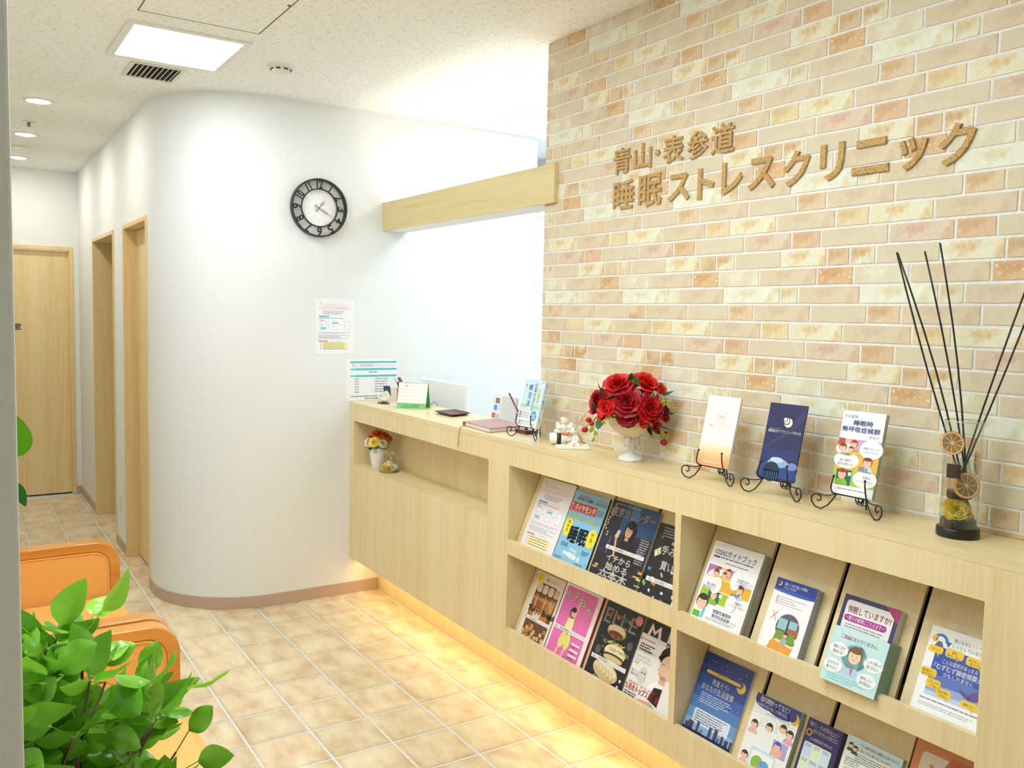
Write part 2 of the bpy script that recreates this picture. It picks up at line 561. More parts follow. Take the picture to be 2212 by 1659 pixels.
M_PANEL = emit('panel_glow', '#ebf6ff', PANEL)
panel_light(0.302, -1.372, 0.772, -0.962, 'lit square panel light in the ceiling by the access hatch')
panel_light(0.315, 0.615, 0.785, 1.025, 'lit square panel light above the staff side behind the brick wall')
panel_light(2.05, -1.372, 2.52, -0.962, 'added square fill light, out of view over the seats nearer the entrance')  # this and the panels below are added out of view to brighten the room
panel_light(2.925, -1.372, 3.395, -0.962, 'added square fill light, out of view over the aisle in front of the wall end')
panel_light(2.05, -2.13, 2.52, -1.72, 'added square fill light, out of view over the sofas')
panel_light(2.925, -2.13, 3.295, -1.72, 'added square fill light, out of view over the leafy plant')

# ceiling vent
vx0, vx1, vy0, vy1 = -0.03, 0.205, -1.275, -1.078
t = thing('ceiling_vent', 'small louvred air vent in the ceiling beside the panel light', 'vent', ((vx0 + vx1) / 2, (vy0 + vy1) / 2, CEIL))
f = MB(); q = 0.016
f.box(vx0 - q, vy0 - q, CEIL - 0.006, vx1 + q, vy0, CEIL - .0002).box(vx0 - q, vy1, CEIL - 0.006, vx1 + q, vy1 + q, CEIL - .0002)
f.box(vx0 - q, vy0, CEIL - 0.006, vx0, vy1, CEIL - .0002).box(vx1, vy0, CEIL - 0.006, vx1 + q, vy1, CEIL - .0002)
part('frame', f, flat('#e6e4da', 0.5), t)
part('backing', MB().box(vx0, vy0, CEIL - 0.0012, vx1, vy1, CEIL - 0.0003), flat('#3a3934', 0.9), t)
for k in range(9):
    y = vy0 + 0.012 + k * (vy1 - vy0 - 0.02) / 8.4
    part('slat', MB().prism([(vx0, y - 0.004, CEIL - 0.012), (vx0, y - 0.002, CEIL - 0.012), (vx0, y + 0.009, CEIL - 0.002), (vx0, y + 0.007, CEIL - 0.002)], (vx1 - vx0, 0, 0)), flat('#dcd9cc', 0.5), t)

# smoke detector
cx, cy = 0.545, -0.735
t = thing('smoke_detector', 'round cream smoke detector on the ceiling above the curved wall', 'smoke detector', (cx, cy, CEIL))
part('base', MB().lathe([(0.060, -0.010), (0.062, -0.002), (0.062, -0.0002)], (cx, cy, CEIL), 32), flat('#efebe0', 0.45), t, smooth='auto')
part('body', MB().lathe([(0.030, -0.030), (0.040, -0.026), (0.046, -0.010)], (cx, cy, CEIL), 32), flat('#ece7da', 0.45), t, smooth='auto')
for k in range(8):
    a = k * PI / 4 + 0.2
    part('slot', MB().tube([(cx + 0.0435 * math.cos(a + d), cy + 0.0435 * math.sin(a + d), CEIL - 0.0185) for d in (-.22, 0, .22)], 0.004, 6), flat('#4b453c', 0.8), t)

# downlights and the small fittings between them
M_DOWN = emit('downlight_glow', '#fffdf6', DOWN)
for x, y, lab in ((-0.89, -1.563, 'round recessed downlight in the corridor ceiling, nearest of three'),
                  (-1.955, -1.553, 'round recessed downlight in the corridor ceiling, middle of three'),
                  (-2.97, -1.535, 'round recessed downlight in the corridor ceiling, farthest of three')):
    t = thing('downlight', lab, 'downlight', (x, y, CEIL), group='corridor downlights')
    part('trim_ring', MB().lathe([(0.050, -0.001), (0.056, -0.005), (0.068, -0.004), (0.070, -0.0003)], (x, y, CEIL), 32), flat('#f2f0ea', 0.35), t, smooth=True)
    part('lamp', MB().lathe([(0.0001, -0.010), (0.03, -0.009), (0.050, -0.002)], (x, y, CEIL), 24), M_DOWN, t, smooth=True)
t = thing('sprinkler_head', 'small metal sprinkler head in the corridor ceiling between downlights', 'sprinkler', (-1.516, -1.565, CEIL))
part('rosette', MB().lathe([(0.012, -0.006), (0.034, -0.002), (0.036, -0.0002)], (-1.516, -1.565, CEIL), 24), flat('#d8d5c8', 0.4), t, smooth=True)
part('deflector', MB().lathe([(0.010, -0.030), (0.014, -0.028), (0.006, -0.022), (0.008, -0.004)], (-1.516, -1.565, CEIL), 16), flat('#8c887c', 0.3, 0.8), t, smooth=True)
t = thing('ceiling_speaker', 'flush round speaker grille in the corridor ceiling', 'speaker', (-2.46, -1.54, CEIL))
part('rim', MB().lathe([(0.052, -0.006), (0.062, -0.005), (0.064, -0.0002)], (-2.46, -1.54, CEIL), 28), flat('#e4e2d6', 0.5), t, smooth=True)
part('grille', MB().lathe([(0.0001, -0.0045), (0.052, -0.0045)], (-2.46, -1.54, CEIL), 28), mottled('speaker_mesh', '#b9b5a5', '#dad7c9', 300, 0.6), t)

# ------------------------------------------------------------------ walls
R = 0.50
YC = -1.088
arc = [(-R + R * math.cos(a), YC + R + R * math.sin(a)) for a in [-PI / 2 * (k / 24) for k in range(25)]]   # (0,YC+R) -> (-R,YC)


def ribbon(pts, z0, z1, th, m):
    """vertical sheet along plan points with thickness th to the left of travel"""
    mb = MB(); n = len(pts); L = []
    for i, p in enumerate(pts):
        a = Vector(pts[max(0, i - 1)]); b = Vector(pts[min(n - 1, i + 1)]); t_ = (b - a).normalized()
        L.append((p[0] - t_.y * th, p[1] + t_.x * th))
    vs = []
    for i in range(n):
        vs += [(pts[i][0], pts[i][1], z0), (pts[i][0], pts[i][1], z1), (L[i][0], L[i][1], z0), (L[i][0], L[i][1], z1)]
    fs = []
    for i in range(n - 1):
        a, b = 4 * i, 4 * i + 4
        fs += [(a, a + 1, b + 1, b), (a + 2, b + 2, b + 3, a + 3), (a + 1, a + 3, b + 3, b + 1), (a, b, b + 2, a + 2)]
    fs += [(0, 2, 3, 1), (4 * n - 4, 4 * n - 3, 4 * n - 1, 4 * n - 2)]
    mb.add(vs, fs, m)
    return mb


plan = [(0.0, 0.976), (0.0, 0.3), (0.0, -0.3)] + arc + [(-0.586, YC)]
# travel goes towards -X along the corridor: the room is on the left side, so thicken to the right
curved = ribbon(plan, 0, CEIL, -0.12, M_WALL)
struct('wall_curved', curved, M_WALL, smooth='auto')
DT = 2.036
wc = MB()
wc.box(-1.327, YC, DT, -0.586, YC + 0.12, CEIL)
wc.box(-1.690, YC, 0, -1.327, YC + 0.12, CEIL)
wc.box(-2.640, YC, DT, -1.690, YC + 0.12, CEIL)
wc.box(XW0, YC, 0, -2.640, YC + 0.12, CEIL)
struct('wall_corridor', wc, M_WALL)
wf = MB()
FDy0, FDy1, FDT = -1.985, -1.128, 2.020
wf.box(XW0 - 0.12, YL, 0, XW0, FDy0, CEIL).box(XW0 - 0.12, FDy1, 0, XW0, YC + 0.12, CEIL).box(XW0 - 0.12, FDy0, FDT, XW0, FDy1, CEIL)
struct('wall_corridor_end', wf, M_WALL)
struct('wall_left', MB().box(XW0 - 0.12, YL - 0.12, 0, XW1 + 0.1, YL, CEIL), M_WALL)
struct('wall_behind', MB().box(XW1, YL, 0, XW1 + 0.12, YB + 0.12, CEIL), M_WALL)
struct('wall_stub', MB().box(3.45 - 0.13, YL, 0, 3.45, -1.939, CEIL), M_WALL, bevel=0.003)
# room behind the first corridor doorway, so the opening shows a wall and not the void
struct('wall_side_room', MB().box(-2.75, -0.40, 0, -0.15, -0.36, CEIL).box(-2.75, YC + .12, 0, -2.71, -0.40, CEIL), M_WALL)
# staff side: recess beyond the white wall, window wall
ws = MB()
ws.box(-0.80, 0.976, 0, -0.0005, 1.02, CEIL)
ws.box(-0.84, 1.02, 0, -0.80, 1.55, CEIL)
struct('wall_staff_recess', ws, M_WALL)
ww = MB()
ww.box(-0.84, 1.45, 0, 1.80, 1.55, 0.85).box(-0.84, 1.45, 2.45, 1.80, 1.55, CEIL).box(-0.84, 1.45, .85, -0.62, 1.55, 2.45).box(1.62, 1.45, .85, 1.80, 1.55, 2.45)
struct('wall_window', ww, M_WALL)
struct('wall_staff_side', MB().box(1.76, YB + 0.12, 0, 1.86, 1.45, CEIL), M_WALL)

win = struct('window_1', MB().box(-0.62, 1.50, .85, -0.58, 1.54, 2.45).box(1.58, 1.50, .85, 1.62, 1.54, 2.45).box(-0.58, 1.50, .85, 1.58, 1.54, .89).box(-0.58, 1.50, 2.41, 1.58, 1.54, 2.45).box(.48, 1.50, .89, .52, 1.54, 2.41), flat('#dfe3e6', 0.4))
part('pane', MB().box(-0.58, 1.515, .89, .48, 1.520, 2.41), glass('window_glass', '#f4faff'), win)
part('pane', MB().box(.52, 1.515, .89, 1.58, 1.520, 2.41), glass('window_glass', '#f4faff'), win)
t = thing('window_blind', 'white slatted window blind half hidden behind the brick wall edge', 'blind', (0.5, 1.40, 0.9))
part('head_rail', MB().box(-0.60, 1.385, 2.40, 1.60, 1.42, 2.44), M_WHITE, t)
M_SLAT, n_, l_, b_ = mat('translucent_slat')
b_.inputs['Base Color'].default_value = lin('#f2f5f7'); b_.inputs['Roughness'].default_value = 0.5
tr_ = n_.new('ShaderNodeBsdfTranslucent'); tr_.inputs[0].default_value = lin('#f4f6f8')
ms_ = n_.new('ShaderNodeMixShader'); ms_.inputs[0].default_value = 0.5
l_.new(b_.outputs[0], ms_.inputs[1]); l_.new(tr_.outputs[0], ms_.inputs[2]); l_.new(ms_.outputs[0], n_['Material Output'].inputs[0])
for k in range(42):
    z = 0.92 + k * 0.0355
    part('slat', MB().prism([(-0.60, 1.400, z - 0.0195), (-0.60, 1.401, z - 0.0195), (-0.60, 1.409, z + 0.0195), (-0.60, 1.408, z + 0.0195)], (2.2, 0, 0)), M_SLAT, t)

# baseboards
M_BASE = flat('#c3a893', 0.6)
bb = [(0.0, -0.003)] + [(0.0, -0.3)] + arc + [(-0.586, YC)]
struct('baseboard_curved', ribbon(bb, 0.0005, 0.063, 0.006, M_BASE), M_BASE, smooth='auto')
struct('baseboard_corridor', MB().box(-1.690 + .002, YC - 0.006, 0, -1.327 - .002, YC, 0.063).box(XW0, YC - 0.006, 0, -2.640 - .002, YC, 0.063), M_BASE)
struct('baseboard_end', MB().box(XW0, FDy1 + 0.002, 0, XW0 + 0.006, YC - 0.006, 0.063), M_BASE)

# ------------------------------------------------------------------ doors
def corridor_door(name, xn, xf, depth, with_panel):
    """opening in the corridor wall from xn (near) to xf (far)"""
    fr = MB(); w_ = 0.026; y0 = YC - 0.008; y1 = YC + depth
    fr.box(xn - w_, y0, 0, xn, y1, DT - w_).box(xf, y0, 0, xf + w_, y1, DT - w_).box(xf, y0, DT - w_, xn, y1, DT)
    d = struct(name, fr, M_FRAME, bevel=0.0015)
    if with_panel:
        yp = YC + 0.068
        p_ = part('door_panel', MB().box(xf + w_, yp, 0.008, xn - w_, yp + 0.035, DT - w_ - 0.004), M_DOOR, d)
        part('lock_hole', MB().lathe([(0.006, 0), (0.010, 0.001), (0.010, 0.002)], (xn - w_ - 0.075, 0, 0), 12), flat('#a08c60', 0.3, 0.8), p_) if False else None
        e = MB().tube([(xn - 0.075, yp + 0.001, 0.895), (xn - 0.075, yp - 0.003, 0.895)], 0.009, 12)
        part('finger_pull', e, flat('#a5905c', 0.3, 0.9), p_)
        part('floor_gap', MB().box(xf + w_, yp + 0.002, 0.0005, xn - w_, yp + 0.03, 0.0075), M_DARK, d)
    return d


corridor_door('door_1', -0.586, -1.327, 0.115, True)
d2 = corridor_door('door_2', -1.690, -2.640, 0.13, False)
part('door_panel', MB().box(-1.760, YC + 0.132, 0.008, -1.716, YC + 0.62, 2.005), M_DOOR, d2)
part('hinge', MB().tube([(-1.735, YC + 0.126, 0.12), (-1.735, YC + 0.126, 0.20)], 0.006, 8), flat('#555049', 0.4, 0.8), d2)
part('hinge', MB().tube([(-1.735, YC + 0.126, 1.80), (-1.735, YC + 0.126, 1.88)], 0.006, 8), flat('#555049', 0.4, 0.8), d2)

fr = MB(); w_ = 0.030; x0, x1 = XW0 - 0.10, XW0 + 0.008
fr.box(x0, FDy1 - w_, 0, x1, FDy1, FDT - w_).box(x0, FDy0, 0, x1, FDy0 + w_, FDT - w_).box(x0, FDy0, FDT - w_, x1, FDy1, FDT)
d3 = struct('door_3', fr, M_FRAME, bevel=0.0015)
pn = part('door_panel', MB().box(XW0 - 0.075, FDy0 + w_, 0.010, XW0 - 0.035, FDy1 - w_, FDT - w_ - 0.003), M_DOOR, d3)
part('floor_gap', MB().box(XW0 - 0.073, FDy0 + w_, 0.0005, XW0 - 0.037, FDy1 - w_, 0.0095), M_DARK, d3)
pr_ = Print((XW0 - 0.0348, -1.600, 1.40), (0, 1, 0), (0, 0, 1), 0.20, 0.06)
for k, c in enumerate('診察室'):
    pr_.text(c, 0.08 + (k - 1) * 0.29, 0.80, 0.95, '#2b241c', 1, 'C', 0.01)
pr_.done(pn, 'door_lettering')

# outlet plate on the strip of wall between the doors
t = thing('wall_outlet', 'white power outlet plate low on the corridor wall between two doors', 'outlet', (-1.529, YC, 0.30))
part('plate', MB().box(-1.568, YC - 0.006, 0.245, -1.490, YC - 0.0002, 0.352), flat('#e9e7dd', 0.4), t, bevel=0.002)
for z in (0.275, 0.315):
    part('socket', MB().box(-1.545, YC - 0.0075, z - 0.012, -1.513, YC - 0.0062, z + 0.014), flat('#cfccc0', 0.5), t)

# ------------------------------------------------------------------ brick wall
M_MORTAR = mottled('pale_mortar', '#e6e0d6', '#efeae0', scale=90, rough=0.85, coords='Position')
bw = struct('wall_brick', MB().box(1.505, YB, 0, XW1, YB + 0.12, CEIL), M_MORTAR)


lin_ = lin


def brick_material(name, c1, c2, c3, amount, speck=0.0, speck_col='#f6ecd4', scale=26, amt=0.3):
    m, n, l, b = mat('brick_' + name)
    def lin(h, _l=lin_):
        c = _l(h); return (c[0] * 0.97, min(1, c[1] * 1.03), min(1, c[2] * 1.06), 1)
    tc = n.new('ShaderNodeTexCoord')
    no = n.new('ShaderNodeTexNoise'); no.inputs['Scale'].default_value = scale; no.inputs['Detail'].default_value = 6; no.inputs['Roughness'].default_value = 0.62
    l.new(tc.outputs['Object'], no.inputs['Vector'])
    r = n.new('ShaderNodeValToRGB'); e = r.color_ramp.elements
    e[0].position = 0.40; e[0].color = lin(c1); e[1].position = 0.62; e[1].color = lin(c2)
    l.new(no.outputs['Fac'], r.inputs[0])
    n2 = n.new('ShaderNodeTexNoise'); n2.inputs['Scale'].default_value = scale * 0.7; n2.inputs['Detail'].default_value = 5
    mp = n.new('ShaderNodeMapping'); mp.inputs['Location'].default_value = (3.3, 1.1, 7.7); l.new(tc.outputs['Object'], mp.inputs[0]); l.new(mp.outputs[0], n2.inputs['Vector'])
    mr = n.new('ShaderNodeMapRange'); mr.inputs['From Min'].default_value = 0.56 - 0.16 * amount; mr.inputs['From Max'].default_value = 0.70 - 0.12 * amount
    l.new(n2.outputs['Fac'], mr.inputs['Value'])
    mx = n.new('ShaderNodeMix'); mx.data_type = 'RGBA'; l.new(mr.outputs[0], mx.inputs['Factor']); l.new(r.outputs[0], mx.inputs['A']); mx.inputs['B'].default_value = lin(c3)
    cur = mx.outputs['Result']
    # fine dark pitting everywhere, pale specks on some
    for s_, thr, colr, am_ in ((330, 0.66, '#b08c5e', 0.5), (120, 0.72 - 0.14 * speck, speck_col, amt)):
        n3 = n.new('ShaderNodeTexNoise'); n3.inputs['Scale'].default_value = s_; n3.inputs['Detail'].default_value = 2
        l.new(tc.outputs['Object'], n3.inputs['Vector'])
        m3 = n.new('ShaderNodeMapRange'); m3.inputs['From Min'].default_value = thr; m3.inputs['From Max'].default_value = thr + 0.06; m3.inputs['To Max'].default_value = am_
        l.new(n3.outputs['Fac'], m3.inputs['Value'])
        mx = n.new('ShaderNodeMix'); mx.data_type = 'RGBA'; l.new(m3.outputs[0], mx.inputs['Factor']); l.new(cur, mx.inputs['A']); mx.inputs['B'].default_value = lin(colr)
        cur = mx.outputs['Result']
    l.new(cur, b.inputs['Base Color']); b.inputs['Roughness'].default_value = 0.8
    return m


BM = {
    'drip': brick_material('drip', '#dfbf96', '#e4cba6', '#d0a87c', 0.5, amt=0.2),
    'beigeA': brick_material('beige', '#dbc5a2', '#dfcba9', '#d5b998', 0.4, amt=0.15),
    'beigeB': brick_material('sand', '#dac7a6', '#ddccac', '#d8be9a', 0.3, scale=18, amt=0.12),
    'yel': brick_material('yellow', '#e2c89a', '#e9d5aa', '#dcb885', 0.5, amt=0.2),
    'yelspot': brick_material('yellow_spotted', '#e6d9b2', '#ebe1c2', '#dcb678', 0.3, 0.4, amt=0.5),
    'orange': brick_material('orange', '#dcb48c', '#e0be98', '#d1a67c', 0.5, 0.5, amt=0.4),
    'pink': brick_material('pinkish', '#dcc1a2', '#e1cbae', '#d2ab8e', 0.42, 0.4, amt=0.4),
    'tan': brick_material('tan', '#d9bb94', '#dec49e', '#cda476', 0.4, amt=0.2),
    'streak': brick_material('streaked', '#e0c498', '#ede4c8', '#cda06c', 0.42, amt=0.3),
    'cloud': brick_material('clouded', '#ebe4cc', '#ead9b0', '#dab87e', 0.5, amt=0.3),
    'speck': brick_material('speckled', '#dab080', '#e0bb8e', '#cd9d6c', 0.5, 0.7, amt=0.6),
    'pale': brick_material('pale', '#ddcba8', '#e2d4b4', '#eae1c8', 0.45, amt=0.2),
    'cream': brick_material('cream', '#e6dfc2', '#ece7d2', '#decb9e', 0.35, 0.3, amt=0.3),
    'creamS': brick_material('cream_small', '#e4d5b0', '#e9dfc4', '#d6bc8c', 0.5, amt=0.3),
}
PP, BH = 0.480, 0.0516
ROWS = [
    [(1.548, 1.646, 'drip'), (1.646, 1.850, 'beigeA'), (1.850, 2.028, 'beigeB')],
    [(1.678, 1.781, 'yel'), (1.781, 1.958, 'yelspot'), (1.958, 2.158, 'beigeA')],
    [(1.534, 1.633, 'orange'), (1.633, 1.839, 'beigeB'), (1.839, 2.014, 'pink')],
    [(1.656, 1.728, 'tan'), (1.728, 1.805, 'streak'), (1.805, 1.980, 'beigeB'), (1.980, 2.136, 'cloud')],
    [(1.626, 1.742, 'speck'), (1.742, 1.903, 'pale'), (1.903, 2.106, 'beigeA')],
    [(1.525, 1.742, 'cream'), (1.742, 1.806, 'creamS'), (1.806, 2.005, 'beigeA')],
]


def brick_mesh(wd, ht, key, seed, mb=None, at=(0, 0)):
    rr = random.Random(seed); J = 0.0007
    pts = []
    nx = max(2, int(wd / 0.05))
    for i in range(nx): pts.append((-wd / 2 + wd * i / nx, -ht / 2 + rr.uniform(-J, J)))
    for i in range(2): pts.append((wd / 2 + rr.uniform(-J, J), -ht / 2 + ht * i / 2))
    for i in range(nx): pts.append((wd / 2 - wd * i / nx, ht / 2 + rr.uniform(-J, J)))
    for i in range(2): pts.append((-wd / 2 + rr.uniform(-J, J), ht / 2 - ht * i / 2))
    m_ = mb or MB()
    m_.prism([(at[0] + x, 0.0, at[1] + z) for x, z in pts], (0, -0.0022, 0), BM[key])
    return m_


brick_cache = {}
allb = []
for r_ in range(-20, 12):
    z1 = 1.592 - r_ * BH; z0 = z1 - BH
    if z1 < CT - 0.01: continue
    ty = r_ % 6; gidx = r_ // 6
    sh = (gidx + (1 if ty == 5 else 0)) * PP / 2
    for bi, (a, b, key) in enumerate(ROWS[ty]):
        for k in range(-20, 12):
            xa = a + sh + k * PP; xb = b + sh + k * PP
            if xb <= 1.515 or xa >= XW1 - 0.02: continue
            ca = max(xa, 1.5052 - 0.0035); cb = min(xb, XW1); cz0 = max(z0, CT - 0.0035); cz1 = min(z1, CEIL + 0.003)
            if cb - ca < 0.012 or cz1 - cz0 < 0.010: continue
            wd = cb - ca - 0.0080; ht = cz1 - cz0 - 0.0076
            ctr = ((ca + cb) / 2, YB, (cz0 + cz1) / 2)
            q = [proj((ctr[0] + sx * wd / 2, YB, ctr[2] + sz * ht / 2)) for sx, sz in ((-1, -1), (1, -1), (1, 1), (-1, 1))]
            A = 0
            if all(q):
                ok = any(-5 < p[0] < IW + 5 and -5 < p[1] < IH + 5 for p in q)
                if ok:
                    # clip the outline to the frame so that edge bricks rank by what shows
                    q = [(min(max(p[0], 0), IW), min(max(p[1], 0), IH)) for p in q]
                    A = abs(sum(q[i][0] * q[(i + 1) % 4][1] - q[(i + 1) % 4][0] * q[i][1] for i in range(4))) / 2
            allb.append((A, ctr, round(wd, 4), round(ht, 4), key, (ty, bi)))
allb.sort(key=lambda t: -t[0])
stuff = MB()
for n_, (A, ctr, wd, ht, key, kid) in enumerate(allb):
    if n_ < 298 and A > 40:
        ck = (wd, ht, key, kid)
        if ck not in brick_cache:
            brick_cache[ck] = brick_mesh(wd, ht, key, kid[0] * 10 + kid[1]).mesh('brick')
        o = bpy.data.objects.new('brick', brick_cache[ck]); COL.objects.link(o); o.location = ctr; o.parent = bw
    else:
        s2 = brick_mesh(wd, ht, key, kid[0] * 10 + kid[1])
        stuff.add([(x + ctr[0], y + ctr[1], z + ctr[2]) for x, y, z in s2.v], s2.f, BM[key])
part('other_bricks', stuff, None, bw, kind='stuff')

# ------------------------------------------------------------------ reception counter
ZB = 0.205                       # underside of the counter front
XE = 3.95                        # right end, outside the frame
R1 = (0.667, 0.962); R2 = (0.313, 0.610)
top = MB()
top.prism([(0.001, YF, CT - 0.022), (XE, YF, CT - 0.022), (XE, YB - 0.001, CT - 0.022), (1.504, YB - 0.001, CT - 0.022), (1.504, 0.15, CT - 0.022), (0.001, 0.15, CT - 0.022)], (0, 0, 0.022))
solo('counter_worktop', top, M_WOODX, 'light oak worktop running the length of the reception counter', 'worktop', (0.001, YF, CT - 0.022))
ZT = CT - 0.0225
A_ = math.radians(23.5)
SN = Vector((0, -math.cos(A_), math.sin(A_))); SU = Vector((0, math.sin(A_), math.cos(A_)))


def front_frame(mb, x0, x1, holes, th=0.018):
    """front sheet with rectangular holes that share full-width rows"""
    zs = ZB
    for (hx0, hx1, hz0, hz1) in sorted(holes, key=lambda h: h[2]):
        mb.box(x0, YF, zs, x1, YF + th, hz0)
        if hx0 > x0: mb.box(x0, YF, hz0, hx0, YF + th, hz1)
        if hx1 < x1: mb.box(hx1, YF, hz0, x1, YF + th, hz1)
        zs = hz1
    mb.box(x0, YF, zs, x1, YF + th, ZT)
    return mb


def cubby(mb, x0, x1, z0, z1, yb, floor_drop=0.0, th=0.012):
    y0 = YF + 0.018
    mb.box(x0 - th, y0, z0 - floor_drop - th, x0, yb, z1 + th)
    mb.box(x1, y0, z0 - floor_drop - th, x1 + th, yb, z1 + th)
    mb.box(x0, y0, z1, x1, yb, z1 + th)
    mb.box(x0, y0, z0 - floor_drop - th, x1, yb, z0 - floor_drop)
    mb.box(x0 - th, yb, z0 - floor_drop - th, x1 + th, yb + th, z1 + th)


def kick(x0, x1, t):
    part('toe_kick', MB().box(x0, 0.0, 0.0, x1 - 0.0012, 0.015, ZB), M_WOOD, t)
    part('underside', MB().box(x0, YF + 0.018, ZB, x1, 0.0148, ZB + 0.012), M_WOOD, t)


# reception desk with the low niche
t1 = thing('reception_desk', 'oak reception desk front with a long shallow niche, against the white wall', 'reception desk', (0.001, YF, 0))
part('front_panel', front_frame(MB(), 0.001, 1.515, [(0.052, 1.440, 0.722, 0.962)]), M_WOOD, t1)
c = MB(); cubby(c, 0.052, 1.440, 0.722, 0.962, 0.0); part('niche', c, M_WOOD, t1)
part('back_panel', MB().box(0.001, 0.125, 0.02, 1.504, 0.143, ZT), M_WOOD, t1)
kick(0.001, 1.515, t1)
# magazine rack
t2 = thing('magazine_rack', 'oak rack cabinet with two slanted rows of magazines', 'rack', (1.515, YF, 0))
part('front_panel', front_frame(MB(), 1.515, 2.5275, [(1.594, 2.515) + R1, (1.594, 2.515) + R2]), M_WOOD, t2)
t3 = thing('brochure_rack', 'oak rack cabinet with two slanted rows of brochures', 'rack', (2.5275, YF, 0))
part('front_panel', front_frame(MB(), 2.5275, XE, [(2.540, 3.444) + R1, (2.540, 3.444) + R2]), M_WOOD, t3)
for t_, x0, x1, cuts in ((t2, 1.594, 2.515, (1.832, 2.062, 2.291)), (t3, 2.540, 3.444, (2.780, 3.007, 3.235))):
    for zz in (R1, R2):
        c = MB(); cubby(c, x0, x1, zz[0], zz[1], 0.014, 0.035, 0.0118); part('compartment', c, M_WOOD, t_)
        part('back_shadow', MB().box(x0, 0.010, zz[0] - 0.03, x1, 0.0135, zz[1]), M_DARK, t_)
        ed = [x0 + 0.004] + list(cuts) + [x1 - 0.004]
        for k in range(4):
            a = ed[k] + (0.007 if k else 0); b = ed[k + 1] - (0.007 if k < 3 else 0)
            o0 = Vector((a, -0.130, zz[0] - 0.007))
            lo, hi = -0.024, 0.300
            p0 = o0 + SU * lo; p1 = o0 + SU * hi
            bk = -SN * 0.010
            pts = [p0, p1, p1 + bk, p0 + bk]
            # keep the board inside its compartment
            pts = [Vector((q.x, min(q.y, 0.0095), min(max(q.z, zz[0] - 0.0345), zz[1] - 0.001))) for q in pts]
            part('display_board', MB().prism(pts, (b - a, 0, 0)), M_WOOD, t_)
kick(1.515, 2.5275, t2); kick(2.5275, XE, t3)
part('end_panel', MB().box(XE - 0.018, YF + 0.019, 0, XE - 0.0002, YB - 0.002, ZT), M_WOOD, t3)

# warm light strip under the counter
t = thing('light_strip', 'warm light strip glowing under the counter front', 'light strip', (0.02, -0.13, ZB - 0.012))
part('housing', MB().box(0.02, -0.125, ZB - 0.010, XE - 0.02, -0.095, ZB - 0.0005), flat('#e8e0cc', 0.5), t)
part('diffuser', MB().box(0.02, -0.122, ZB - 0.0125, XE - 0.02, -0.098, ZB - 0.0102), emit('warm_strip_glow', '#ffd27a', 2.0), t)
la = area('warm_strip_lamp', (XE / 2, -0.11, ZB - 0.015), (math.radians(18), 0, 0), XE - 0.06, 0.02, 1.45, (1.0, 0.74, 0.36))

# low staff desk and the things that stand on it
t = thing('staff_desk', 'low white staff desk behind the reception counter', 'desk', (0.01, 0.16, 0))
part('desktop', MB().box(0.002, 0.155, 0.70, 1.48, 0.75, 0.725), M_WHITE, t)
for x in (0.03, 1.40):
    part('leg', MB().box(x, 0.18, 0, x + 0.04, 0.72, 0.70), M_WHITE, t)
t = thing('computer_monitor', 'back of a white computer monitor behind the counter', 'monitor', (0.28, 0.27, 0.725))
part('screen_back', MB().box(0.03, 0.235, 0.83, 0.545, 0.262, 1.186), flat('#f6f7f8', 0.45), t, bevel=0.008)
part('screen', MB().box(0.045, 0.262, 0.845, 0.53, 0.264, 1.172), flat('#15171a', 0.2), t)
part('neck', MB().box(0.26, 0.245, 0.74, 0.32, 0.27, 0.86), flat('#e1e3e4', 0.4), t)
part('foot', MB().lathe([(0.10, 0), (0.10, 0.008), (0.03, 0.014)], (0.29, 0.27, 0.7255), 28), flat('#e1e3e4', 0.4), t, smooth='auto')

# ------------------------------------------------------------------ beam with uplight
t = thing('lit_beam', 'oak fronted light beam spanning from the white wall to the brick wall', 'beam', (0.0, 0.0112, 1.990))
part('fascia', MB().box(0.0005, 0.0085, 1.990, 1.594, 0.0275, 2.141), M_BEAM, t)
part('tray', MB().box(0.0005, 0.0277, 1.990, 1.503, 0.152, 2.002).box(0.0005, 0.144, 2.002, 1.503, 0.152, 2.045), flat('#f2efe8', 0.7), t)
part('tube_lamp', MB().tube([(0.10, 0.085, 2.03), (1.40, 0.085, 2.03)], 0.013, 12), emit('uplight_glow', '#fff6e6', 8.5), t)

# ------------------------------------------------------------------ lettering on the brick wall
M_CORK = mottled('cork_letters', '#8a6a3c', '#c9a468', scale=300, rough=0.85, lo=0.34, hi=0.50, bump=0.3)
t = thing('wall_sign', 'clinic name in raised cork letters on the brick wall', 'sign', (2.59, YB, 1.93))
L2 = [('睡', 1.940, 2.051, 1.928, 2.029), ('眠', 2.077, 2.191, 1.924, 2.034), ('ス', 2.222, 2.324, 1.928, 2.018), ('ト', 2.358, 2.430, 1.924, 2.021), ('レ', 2.461, 2.545, 1.927, 2.025),
      ('ス', 2.566, 2.669, 1.928, 2.023), ('ク', 2.696, 2.789, 1.925, 2.024), ('リ', 2.822, 2.898, 1.926, 2.026), ('ニ', 2.924, 3.031, 1.930, 2.020), ('ッ', 3.058, 3.134, 1.924, 2.005), ('ク', 3.161, 3.254, 1.922, 2.022),
      ('青', 1.936, 2.028, 2.052, 2.143), ('山', 2.047, 2.135, 2.056, 2.143), ('・', 2.153, 2.176, 2.090, 2.110), ('表', 2.193, 2.290, 2.056, 2.145), ('参', 2.306, 2.398, 2.055, 2.142), ('道', 2.411, 2.507, 2.055, 2.147)]
